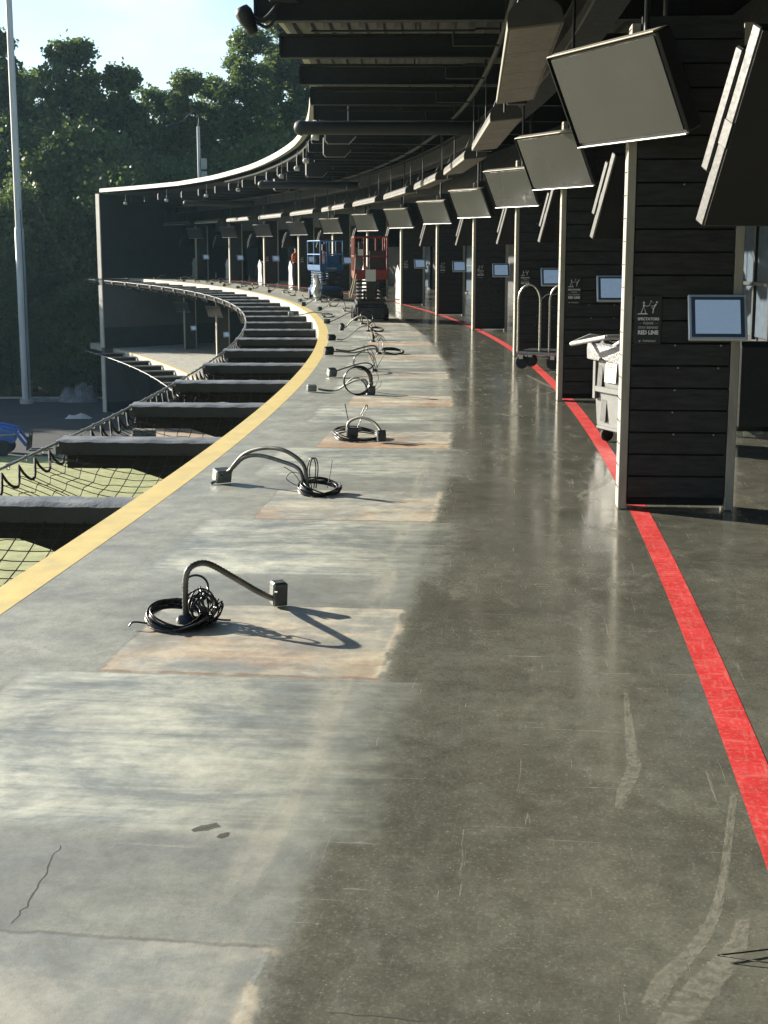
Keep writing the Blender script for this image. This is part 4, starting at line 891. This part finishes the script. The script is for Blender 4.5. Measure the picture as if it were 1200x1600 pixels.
# ================================================================== SCISSOR LIFTS
def lift(name, label, s, o, rz, frame_m, rail_m, low_m):
    t = thing(name, label, 'lift', arc(s, o, .004), ang(s) + rz); W, L = .76, 1.75
    MB().box((0, L / 2, .27), (W, L, .24), bev=.02).box((0, L / 2, .43), (W - .12, L - .1, .08)).build('chassis', low_m, t)
    MB().box((0, -.02, .20), (W - .1, .05, .28), bev=.02).box((-.18, -.05, .25), (.14, .03, .10)).box((.16, -.05, .22), (.2, .03, .16)).build('front_panel', M_grime, t)
    for sx_ in (-1, 1):
        for y in (.22, L - .22): wheel(t, (sx_ * (W / 2 - .02), y, .155), .155, .12, 'x')
    for i in range(6):
        z = .50 + i * .085; MB().box((-.26, L / 2, z), (.05, L - .12, .055)).box((.26, L / 2, z), (.05, L - .12, .055)).tube([(-.34, .10, z), (.34, .10, z)], .024, 8).build('scissor_arm', low_m if i % 2 else M_grime, t)
    MB().box((0, .05, .72), (.22, .10, .40), bev=.01).box((-.15, .03, .62), (.06, .08, .2)).box((.14, .02, .83), (.10, .08, .12)).build('hydraulic_ram', M_grime, t)
    MB().box((0, L / 2, 1.0), (W, L, .06), bev=.008).build('platform', frame_m, t)
    MB().box((0, .0, 1.08), (W + .02, .03, .22), bev=.006).box((-W / 2, L / 2, 1.08), (.02, L, .16)).box((W / 2, L / 2, 1.08), (.02, L, .16)).box((0, L, 1.08), (W, .02, .16)).build('toe_board', frame_m, t)
    zt, zm = 1.94, 1.50
    for zz, n in ((zt, 'top_rail'), (zm, 'mid_rail')):
        MB().tube([(-W / 2, 0, zz), (W / 2, 0, zz), (W / 2, L, zz), (-W / 2, L, zz), (-W / 2, 0, zz)], .021, 8, smooth=False).build(n, rail_m, t)
    for (x, y) in ((-W / 2, 0), (W / 2, 0), (-W / 2, L), (W / 2, L), (-W / 2, L / 2), (W / 2, L / 2), (-.16, 0), (.2, L)): MB().tube([(x, y, 1.03), (x, y, zt)], .02, 8).build('rail_post', rail_m, t)
    MB().box((-.2, .12, 1.72), (.18, .12, .22), bev=.015).tube([(-.2, .1, 1.83), (-.2, .06, 1.90)], .012, 6).build('control_box', M_grime, t)
    return t
t = lift('scissor_lift', 'red and black scissor lift parked on the deck, paper taped to its red toe board', 11.5, 1.30, -.02, M_redlift, M_redlift, M_grime)
MB().box((-.01, -.022, 1.06), (.24, .004, .27)).build('paper_notice', M_paper, t); MB().box((.17, .5, 1.33), (.38, .03, .60), bev=.01).build('platform_board', M_counter, t)
MB().tube(smooth_path([(-.36, -.02, 1.55), (-.37, -.05, 1.25), (-.42, -.06, .9), (-.50, -.06, .62), (-.46, -.06, .56), (-.40, -.05, .8), (-.34, -.04, 1.1)], 8), .013, 6).build('hose', M_rope, t)
MB().box((-.22, .0, 1.58), (.16, .01, .16)).build('placard', M_paper, t)
c_ = thing('paper_cone', 'white paper cone standing on the platform of the red lift', 'cone', arc(11.7, 1.18, 1.04), 0); MB().lathe([(.10, 0), (.06, .16), (.012, .30)], (0, 0, 0), 12).build('sheet', M_white, c_)
c_ = thing('paper_cup', 'small white tub beside the paper cone on the red lift', 'tub', arc(11.72, 1.38, 1.04), 0); MB().lathe([(.035, 0), (.05, .10), (.045, .10), (.03, .02)], (0, 0, 0), 12).build('tub', M_white, c_)
t = lift('scissor_lift', 'blue scissor lift parked beyond the red one', 25.3, 1.56, .12, M_bluelift, M_blue_pale, M_bluelift)
MB().box((.02, .04, 1.28), (.5, .02, .36), bev=.005).build('rail_panel', M_bluelift, t); MB().box((.0, -.02, 1.05), (.34, .02, .05)).build('placard', M_jbox, t)
c_ = thing('red_canister', 'red canister standing on the platform of the blue lift', 'canister', arc(25.9, 1.45, 1.034), 0); MB().lathe([(.10, 0), (.11, .05), (.11, .55), (.07, .62), (.04, .64)], (0, 0, 0), 14).build('tank', M_redlift, c_); MB().lathe([(.03, .64), (.03, .72), (.01, .74)], (0, 0, 0), 10).build('valve', M_grime, c_)
# bag hung on its corner
def cloth(name, label, cat, loc, w, h, m, seed, d=.16):
    vs = []; fs = []; N, K = 16, 18
    for i in range(K + 1):
        z = h * i / K; rr = (.35 + .65 * sin(math.pi * min(1, (1 - i / K) * .85 + .1)))
        for j in range(N):
            a = 2 * math.pi * j / N; q = 1 + .9 * mnoise.noise(Vector((cos(a) * 1.9 + seed, sin(a) * 1.9, z * 5)))
            vs.append((cos(a) * w / 2 * rr * q + .05 * mnoise.noise(Vector((seed, z * 3, 1))), sin(a) * d / 2 * rr * q, z))
    for i in range(K):
        for j in range(N): fs.append((i * N + j, i * N + (j + 1) % N, (i + 1) * N + (j + 1) % N, (i + 1) * N + j))
    fs += [tuple(range(N))[::-1], tuple(range(K * N, K * N + N))]; o = MB().add(vs, fs, True).build(name, m); o.location = loc; return tag(o, label, cat)
cloth('plastic_bag', 'white plastic sheeting hung at the left of the blue lift', 'bag', arc(25.0, 1.02, .01), .24, .85, M_bag, 3, .22)

# ================================================================== PEOPLE-SIZED THINGS ALONG THE WALKWAY
# hoop cart between the second and third dividers
t = thing('luggage_cart', 'low wheeled cart with two tall steel hoops beside the red line', 'cart', arc(-1.72, 3.34, .004), ang(-1.7) - .42)
MB().box((.30, 0, .22), (.98, .50, .035), bev=.012).box((.30, 0, .255), (.90, .42, .02)).build('platform', M_counter, t)
MB().tube([(-.2, -.26, .225), (.8, -.26, .225), (.8, .26, .225), (-.2, .26, .225), (-.2, -.26, .225)], .02, 8, smooth=False).build('bumper', M_steel, t)
for x, w in ((-.06, .16), (.40, .16)):
    pts = [(x - w, -.2, .24), (x - w, -.2, .95)] + [(x - w * cos(math.pi * i / 12), -.2, .95 + .22 * sin(math.pi * i / 12)) for i in range(1, 12)] + [(x + w, -.2, .95), (x + w, -.2, .24)]
    MB().tube(pts, .016, 8).build('hoop', M_steel, t)
MB().tube(smooth_path([(.12, -.2, .98), (.2, -.2, 1.04), (.30, -.2, 1.04), (.40, -.2, 1.06), (.46, -.2, .98)], 6), .006, 6).build('cross_bar', M_steel, t)
for x in (-.16, .30, .74):
    for y in (-.2, .2):
        w_ = wheel(t, (x, y, .095), .095, .04, 'y', 'castor'); MB().box((x, y, .17), (.06, .075, .06)).build('fork', M_steel, w_)
# trash cart behind the first divider
t = thing('trash_cart', 'grey wheeled trash cart with white folding handle, half hidden behind the nearest divider', 'trash cart', arc(-9.45, 3.66, .004), ang(-9.6) - 1.15)
b = MB(); vs = []
for z, w, d in ((.14, .52, .50), (.82, .58, .58)):
    vs += [(-w / 2, -d / 2, z), (w / 2, -d / 2, z), (w / 2, d / 2, z), (-w / 2, d / 2, z)]
b.add(vs, [(0, 3, 2, 1), (4, 5, 6, 7), (0, 1, 5, 4), (1, 2, 6, 5), (2, 3, 7, 6), (3, 0, 4, 7)]); b.build('body', M_bin, t)
MB().box((-.245, -.285, .60), (.05, .03, .46), bev=.006).box((.245, -.285, .60), (.05, .03, .46), bev=.006).box((0, -.29, .46), (.44, .03, .05), bev=.006).box((0, -.285, .80), (.50, .03, .06), bev=.006).build('rib_frame', M_bin, t)
MB().box((-.165, -.278, .62), (.08, .012, .30), (-.06, 0, 0)).box((-.12, -.262, .30), (.09, .012, .24), (-.06, 0, 0)).build('recess', M_bin_d, t)
MB().box((.03, -.288, .64), (.19, .006, .22), (-.06, 0, 0)).build('label_sheet', M_paper, t); b = MB()
for i in range(9): b.box((.02 - .01 * (i % 3), -.297 + .0012 * i, .725 - .021 * i), (.12 - .02 * (i % 3), .002, .006), (-.09, 0, 0))
b.build('print', M_ink, t)
b = MB(); vs = []; fs = []; N = 48
for i in range(N):
    a = 2 * math.pi * i / N; sq = max(abs(cos(a)), abs(sin(a))); x, y = cos(a) / sq * .30, sin(a) / sq * .31; q = mnoise.noise(Vector((cos(a) * 3, sin(a) * 3, 2))) * .03
    for (k_, z) in ((.90, .78), (1.0, .84), (1.06, .86 + q), (1.08 + q, .80), (1.07 + q * 2, .72 + q * 2)): vs.append((x * k_, y * k_, z))
for i in range(N):
    for j in range(4): a, b_ = i * 5 + j, ((i + 1) % N) * 5 + j; fs.append((a, b_, b_ + 1, a + 1))
b.add(vs, fs, True); b.build('bag_rim', mat('grey_bag', (0.20, 0.20, 0.20), .35, var=.15, bump=.5, bdist=.02), t)
MB().tube([(-.30, -.50, .845), (-.30, -.32, .91), (-.28, -.22, .90), (-.05, -.31, .80), (.02, -.31, .81), (.22, -.31, .89)], .02, 8).tube([(-.30, -.50, .845), (.20, -.44, .93)], .02, 8).tube([(.20, -.44, .93), (.27, .0, .93)], .02, 8).tube([(-.02, -.31, .80), (.20, -.10, .92)], .018, 8).build('folding_handle', M_bag, t)
MB().box((0, -.02, .125), (.48, .50, .03), bev=.008).build('base_rail', M_bin, t)
for x in (-.17, .17):
    for y in (-.2, .2): wheel(t, (x, y, .06), .06, .035, 'x', 'castor', M_tyre, M_jbox)
# sofa by the right edge
t = thing('lounge_sofa', 'dark grey lounge sofa in the bay behind the nearest divider, at the right edge', 'sofa', arc(-9.0, 5.3, .004), ang(-9))
MB().box((0, 0, .45), (1.5, .16, .80), bev=.05).build('backrest', M_sofa, t); MB().box((0, .45, .26), (1.5, .75, .36), bev=.05).build('seat', M_sofa, t)
for x in (-.72, .72): MB().box((x, .4, .36), (.14, .85, .56), bev=.04).build('armrest', M_sofa, t)
for x in (-.68, .68):
    for y in (0, .75): MB().box((x, y, .04), (.06, .06, .08)).build('foot', M_steel, t)
# counters inside the bays: dark body, angled end painted white as its sunlit side
def counter(s, o, label, rz=0):
    t = thing('service_counter', label, 'counter', arc(s, o, .004), ang(s) + rz, 'counters standing in the far bays')
    MB().box((.46, 0, .50), (.80, .55, 1.0), bev=.02).build('body', M_counter, t); MB().box((.46, 0, 1.035), (.90, .62, .06), bev=.012).build('top', M_sofa, t)
    MB().prism([(-.30, .02), (.28, .02), (.22, .60), (.30, .84), (.05, 1.16), (-.22, .92), (-.18, .5)], 'x', -.03, .03).build('end_panel', M_white, t); return t
for k, (s, o) in enumerate(((26.1, 3.95), (32.6, 4.0), (45.7, 3.75), (52.5, 3.95), (59.4, 4.1), (66.3, 4.2))):
    counter(s, o, '%s dark counter with an angled end painted sunlit white, counted from the camera' % ORD[k], .12)
# worker behind a counter
def person(loc, rz):
    me = bpy.data.meshes.new('person'); V = [(0, 0, .95), (0, 0, 1.12), (0, .01, 1.32), (0, .01, 1.45), (0, -.01, 1.54), (0, -.02, 1.64), (0, -.02, 1.75),
        (-.09, 0, .9), (-.1, -.02, .5), (-.1, .02, .08), (-.1, -.12, .04), (.09, 0, .9), (.1, -.02, .5), (.1, .02, .08), (.1, -.12, .04),
        (-.19, .01, 1.42), (-.24, -.02, 1.14), (-.2, -.22, 1.06), (-.18, -.30, 1.06), (.19, .01, 1.42), (.24, -.02, 1.14), (.2, -.22, 1.06), (.18, -.30, 1.06)]
    Eg = [(0, 1), (1, 2), (2, 3), (3, 4), (4, 5), (5, 6), (0, 7), (7, 8), (8, 9), (9, 10), (0, 11), (11, 12), (12, 13), (13, 14), (3, 15), (15, 16), (16, 17), (17, 18), (3, 19), (19, 20), (20, 21), (21, 22)]
    rad = [.15, .14, .16, .09, .06, .095, .07, .10, .07, .045, .035, .10, .07, .045, .035, .065, .05, .038, .04, .065, .05, .038, .04]
    me.from_pydata(V, Eg, []); o = bpy.data.objects.new('tmp', me); COL.objects.link(o); m = o.modifiers.new('skin', 'SKIN')
    for i, d in enumerate(me.skin_vertices[0].data): d.radius = (rad[i], rad[i] * (.8 if i in (0, 1, 2) else 1)); d.use_root = (i == 0)
    ss_ = o.modifiers.new('sub', 'SUBSURF'); ss_.levels = 2; bpy.context.view_layer.update()
    m2 = bpy.data.meshes.new_from_object(o.evaluated_get(bpy.context.evaluated_depsgraph_get())); bpy.data.objects.remove(o)
    m2.materials.clear()
    for q in (M_skin, M_orange, M_navy): m2.materials.append(q)
    for p in m2.polygons:
        c = p.center; p.use_smooth = True; p.material_index = 2 if c.z < .95 else (1 if c.z < 1.47 and c.y > -.2 else 0)
    t = thing('person', 'worker in an orange shirt and black cap leaning behind a far counter', 'person', loc, rz); o = link('body', m2, t)
    MB().lathe([(.105, 1.70), (.11, 1.74), (.09, 1.81), (.03, 1.84)], (0, -.02, 0), 14).prism([(-.07, -.10), (.07, -.10), (.06, -.21), (-.06, -.21)], 'z', 1.70, 1.712).build('cap', M_steel_black, t)
person(arc(46.3, 4.15, .004), ang(46) + .5)
# black cable at the lower right edge
b = MB().tube([Vector((1.016, 3.175, .006)), Vector((0.789, 3.113, .012)), Vector((0.983, 3.061, .006))], .0022, 6)
tag(b.build('floor_cable', M_rubber), 'thin black cable bent to a point on the floor at the lower right edge', 'cable')

# ================================================================== BEYOND THE DECK
def light_pole(loc, label, r0, r1, h, sleeve):
    t = thing('light_pole', label, 'pole', loc, 0); MB().tube([(0, 0, 0), (0, 0, h)], [r0, r1], 14).build('shaft', M_pole, t)
    MB().lathe([(r0 * 1.16, 0), (r0 * 1.16, sleeve), (r0 * .98, sleeve + .1)], (0, 0, 0), 14).build('sleeve', M_pole, t); MB().lathe([(r0 * 1.8, 0), (r0 * 1.8, .25), (r0 * 1.2, .3)], (0, 0, 0), 14).build('footing', M_conc, t); return t
t = light_pole((-22.55, 89.6, GROUND), 'tall pale net pole at the left edge of the picture', .25, .17, 34, 10.8)
MB().tube([(.2, -.26, .3), (.18, -.27, 4), (.22, -.25, 8), (.18, -.24, 12)], .025, 6).build('conduit', M_pipe, t)
t = light_pole((-11.7, 92.5, GROUND), 'short grey pole with boxes rising behind the roof of the building', .13, .10, 17.2, 1.2)
for z in (13.3, 14.1, 14.9): MB().box((.32, -.05, z), (.34, .22, .68), bev=.02).build('equipment_box', M_jbox, t)
MB().tube(smooth_path([(0, 0, 17.0), (.05, 0, 17.8), (-.25, 0, 18.1), (-.9, 0, 17.6)], 6), .05, 8).build('arm', M_steel_black, t); MB().box((-1.35, 0, 17.35), (1.3, .5, .16), (0, -.25, 0), bev=.04).build('lamp_head', M_steel_black, t)
for (x0, y0, z0, x1, y1, z1, lab) in ((-33, 100, 24, -14, 84, GROUND + .2, 'thin dark guy wire running down past the trees to the end wall'),):
    tag(MB().tube([(x0 + (x1 - x0) * i / 12, y0 + (y1 - y0) * i / 12, z0 + (z1 - z0) * i / 12 - .5 * sin(math.pi * i / 12)) for i in range(13)], .02, 5).build('guy_wire', M_steel_black), lab, 'wire')
# tractor loader on the range
t = thing('tractor', 'bright blue compact tractor with a fork loader at the left edge', 'tractor', (-17.9, 66.9, GROUND + .02), .06)
MB().prism([(-1.6, .55), (.35, .55), (.45, .70), (.42, 1.12), (.25, 1.22), (-.6, 1.28), (-1.6, 1.28)], 'y', -.32, .32).build('hood', M_tractor, t)
MB().box((-1.9, 0, .62), (1.6, .5, .3)).build('chassis', M_grime, t)
for y in (-.62, .62): wheel(t, (-.05, y, .36), .36, .24, 'y'); wheel(t, (-1.9, y * 1.1, .58), .58, .34, 'y')
for y in (-.48, .48):
    MB().tube([(-1.2, y, 1.25), (-.2, y, 1.38), (.45, y, 1.22), (1.02, y, .45)], .075, 8, smooth=False).build('loader_arm', M_tractor, t); MB().tube([(-.3, y, .95), (.7, y, 1.0)], .035, 8).build('hydraulic_ram', M_steel, t)
MB().box((1.08, 0, .55), (.06, 1.2, .62), (0, .1, 0)).box((1.14, -.3, .75), (.05, .08, .7), (0, .12, 0)).box((1.14, .3, .75), (.05, .08, .7), (0, .12, 0)).build('fork_carriage', M_grime, t)
for y in (-.3, .3): MB().box((1.6, y, .2), (1.0, .1, .05)).build('fork', M_grime, t)
MB().tube(smooth_path([(-.9, -.2, 1.25), (-.8, -.2, 1.75), (-.45, -.2, 1.7), (-.25, -.2, 1.3)], 6), .03, 8).build('hose', M_rubber, t); MB().box((-2.0, 0, 1.05), (.5, .5, .12), bev=.04).box((-2.25, 0, 1.35), (.1, .5, .6), bev=.04).build('seat', M_sofa, t)
for y in (-.5, .5): MB().tube([(-2.6, y, .8), (-2.55, y, 2.3)], .03, 8).build('roll_bar', M_grime, t)
# debris pile, loose plastic, pallets
def heap(name, label, cat, loc, rx, ry, h, m, seed, n=44):
    vs = []; fs = []
    for i in range(n + 1):
        for j in range(n + 1):
            u, v = i / n * 2 - 1, j / n * 2 - 1; d = max(0, 1 - (u * u + v * v)); q = mnoise.noise(Vector((u * 2.2 + seed, v * 2.2, 0))) * .6 + abs(mnoise.noise(Vector((u * 5 + seed, v * 5, 4)))) * .7 - abs(mnoise.noise(Vector((u * 11 + seed, v * 11, 9)))) * .6
            vs.append((u * rx, v * ry, max(0, h * (d ** .7) * (.75 + q)) - .01))
    for i in range(n):
        for j in range(n): a = i * (n + 1) + j; fs.append((a, a + 1, a + n + 2, a + n + 1))
    o = MB().add(vs, fs).build(name, m); o.location = loc; return tag(o, label, cat)
heap('tarp_heap', 'crumpled heap of grey plastic sheeting at the foot of the trees', 'tarp', (-19.6, 91.0, GROUND + .01), 1.3, 1.0, 1.15, M_tarp, 2)
heap('tarp_heap', 'low torn strip of pale plastic left of the grey sheeting heap', 'tarp', (-21.6, 90.9, GROUND + .01), .9, .4, .22, M_tarp, 7)
heap('plastic_scrap', 'scrap of pale plastic on the asphalt at the foot of the end wall', 'scrap', (-17.6, 81.6, GROUND + .02), .75, .35, .25, M_bag, 5, 14)
t = thing('plank_stack', 'small stack of weathered boards on the sand below the net', 'boards', (-12.3, 72.4, GROUND + .03), .15)
for i in range(5):
    for j in range(3): MB().box((.0 + .03 * (i % 2), -.32 + .32 * j, .05 + .1 * i), (1.15, .29, .085), (0, 0, .03 * ((i * 3 + j) % 3 - 1))).build('plank', M_pallet, t)

# ================================================================== TREES
def tree_meshes(seed, h, r, kind, leaf, nleaf, ls):
    rn = random.Random(seed); tk = MB(); lean = Vector((rn.uniform(-.5, .5), rn.uniform(-.5, .5), 0)); pts = [Vector((0, 0, -.2)) + lean * (i / 7) ** 2 + Vector((0, 0, h * .93 * i / 7)) for i in range(8)]
    r0 = h * .0135; tk.tube(pts, [r0 * (1 - .88 * i / 7) for i in range(8)], 8); cl = []
    base = .30 if kind != 'bush' else .04
    nb = {'broad': 46, 'pine': 44, 'bush': 30}[kind]
    for i in range(nb):
        u = base + (1 - base) * (i + rn.random()) / nb; z = h * u
        if kind == 'broad': prof = math.sin(math.pi * min(1, (u - base) / (1 - base) * .86 + .10)) ** .75
        elif kind == 'pine': prof = (1 - (u - base) / (1 - base)) ** .55 * .8 + .16
        else: prof = math.sqrt(max(.02, 1 - u * u)) * .95 + .1
        a = i * 2.4 + rn.uniform(-.5, .5); L = r * prof * rn.uniform(.45, 1.08); j = min(6, int(u * 7)); st = pts[j].lerp(pts[min(7, j + 1)], u * 7 - j) if u < .93 else pts[-1]
        e = st + Vector((cos(a) * L, sin(a) * L, L * rn.uniform(.05, .45))); mid = st.lerp(e, .5) + Vector((0, 0, -.06 * L))
        tk.tube([st, mid, e], [r0 * .30, r0 * .2, r0 * .06], 5)
        for q in range(5 if kind == 'pine' else 6):
            f = rn.uniform(.35, 1.08); c = st.lerp(e, f) + Vector((rn.gauss(0, .14), rn.gauss(0, .14), rn.gauss(.06, .12))) * r * .55; cl.append((c, r * rn.uniform(.11, .25)))
    cl.append((pts[-1] - Vector((0, 0, h * .01)), r * .13)); vs = []; fs = []; per = max(6, int(nleaf / len(cl)))
    for c, cr in cl:
        for q in range(int(per * rn.uniform(.5, 1.5))):
            d = Vector((rn.gauss(0, 1), rn.gauss(0, 1), rn.gauss(0, .75))); d = d.normalized() * (rn.random() ** .45); p = c + d * cr * 1.25
            ax = Vector((rn.gauss(0, 1), rn.gauss(0, 1), rn.gauss(0, .7) - .2)).normalized(); w = ax.cross(Vector((rn.gauss(0, 1), rn.gauss(0, 1), rn.gauss(0, 1)))).normalized(); l = ls * rn.uniform(.6, 1.3); b_ = len(vs); k2 = .42 if kind != 'pine' else .22
            vs += [p - ax * l * .5, p + w * l * k2, p + ax * l * .5, p - w * l * k2]; fs.append((b_, b_ + 1, b_ + 2, b_ + 3))
    me = bpy.data.meshes.new('crown'); me.from_pydata([tuple(v) for v in vs], [], fs); me.materials.append(leaf); me.update(); return tk.mesh('trunk', M_bark), me
VAR = [tree_meshes(1, 25, 4.1, 'broad', M_leaf[0], 36000, .30), tree_meshes(2, 25, 3.7, 'broad', M_leaf[1], 34000, .30), tree_meshes(3, 26, 3.7, 'pine', M_leaf[1], 30000, .38), tree_meshes(4, 26, 3.3, 'pine', M_leaf[1], 27000, .38),
       tree_meshes(5, 12, 4.4, 'bush', M_leaf[2], 30000, .22), tree_meshes(6, 11, 4.0, 'bush', M_leaf[0], 28000, .22)]
def tree(v, x, y, h, label, name, group, rz):
    base_h = (25, 25, 26, 26, 12, 11)[v]; t = thing(name, label, 'tree' if v < 4 else 'shrub', (x, y, GROUND), rz, group); t.scale = (h / base_h,) * 3; link('trunk', VAR[v][0], t); link('crown', VAR[v][1], t)
random.seed(77)
# x, y, height, variant
FRONT = [(-31.8, 112, 25.7, 0), (-28.2, 108, 26.3, 1), (-27.8, 116, 23.8, 0), (-23.0, 106, 25.1, 1), (-22.3, 114, 21.5, 0), (-18.5, 107, 23.3, 1), (-17.7, 115, 22.3, 0), (-14.3, 106, 22.9, 2), (-12.9, 112, 23.2, 2), (-9.7, 104, 25.6, 2), (-7.8, 108, 27.8, 3), (-5.6, 114, 25.9, 2), (-2.9, 118, 26.6, 0)]
for k, (x, Y, h, v) in enumerate(FRONT):
    tree(v, x, Y, h, '%s tall tree from the left in the front row of the dark wood' % ORD[k].replace('nearest', 'first'), 'pine_tree' if v in (2, 3) else 'broadleaf_tree', 'tall trees behind the range', random.uniform(0, 6.28))
BACK = [(-35.1, 128, 18, 0), (-33.0, 132, 18, 1), (-29.5, 130, 19, 0), (-27.1, 134, 18, 1), (-23.9, 131, 18, 1), (-22.0, 136, 18, 0), (-18.9, 133, 17, 1), (-16.4, 135, 18, 0), (-13.2, 130, 19, 1), (-10.9, 134, 19, 0), (-7.7, 131, 19, 1), (-4.9, 136, 19, 0)]
for k, (x, Y, h, v) in enumerate(BACK):
    tree(v, x, Y, h, '%s tree from the left in the back row of the dark wood' % ORD[k].replace('nearest', 'first'), 'broadleaf_tree', 'trees of the back row', random.uniform(0, 6.28))
BUSH = [(-27.1, 97.0, 13.5, 4), (-23.8, 97.0, 14.2, 4), (-24.7, 94.5, 8.7, 5), (-22.5, 99.0, 12.2, 5), (-21.4, 101.0, 18.2, 4), (-19.1, 100.0, 16.8, 5), (-17.0, 98.0, 15.3, 4), (-15.4, 101.0, 15.3, 5), (-13.4, 99.0, 14.9, 5), (-11.7, 102.0, 16.5, 4), (-9.3, 101.0, 16.6, 5), (-7.3, 102.0, 17.4, 4), (-5.5, 101.0, 16.4, 5), (-20.6, 95.5, 7.4, 4), (-22.4, 95.0, 5.7, 5), (-19.6, 97.0, 10.0, 5), (-27.3, 103.0, 18.4, 5), (-24.3, 103.0, 17.9, 4), (-27.7, 96.0, 8.3, 4)]
for k, (x, Y, h, v) in enumerate(sorted(BUSH)):
    tree(v, x, Y, h, '%s leafy undergrowth tree from the left, below the tall trees' % ORD[k].replace('nearest', 'first'), 'undergrowth_tree', 'undergrowth below the tall trees', random.uniform(0, 6.28))
SIDE = [(-34, 97, 13), (-40, 96, 13), (-46, 97, 12.5), (-53, 98, 13), (-60, 97, 12), (-68, 98, 12), (-38, 104, 15), (-48, 106, 15), (-58, 107, 14)]
for k, (x, y, h) in enumerate(SIDE):
    tree(4 + k % 2, x, y, h, '%s low tree beyond the left edge of the picture beside the wood' % ORD[k].replace('nearest', 'first'), 'undergrowth_tree', 'low trees beyond the left edge', random.uniform(0, 6.28))

# ================================================================== HAZE
hz = MB().box((-120, 95, 9.5), (900, 700, 36.8)); hm = bpy.data.materials.new('thin_haze'); hm.use_nodes = True; ht_ = hm.node_tree; ht_.nodes.clear()
ho = ht_.nodes.new('ShaderNodeOutputMaterial'); hv = ht_.nodes.new('ShaderNodeVolumePrincipled'); hv.inputs['Density'].default_value = 0.00015; hv.inputs['Color'].default_value = (0.50, 0.80, 1.0, 1); hv.inputs['Anisotropy'].default_value = 0.4
ht_.links.new(hv.outputs[0], ho.inputs['Volume']); tag(hz.build('haze', hm), kind='stuff')
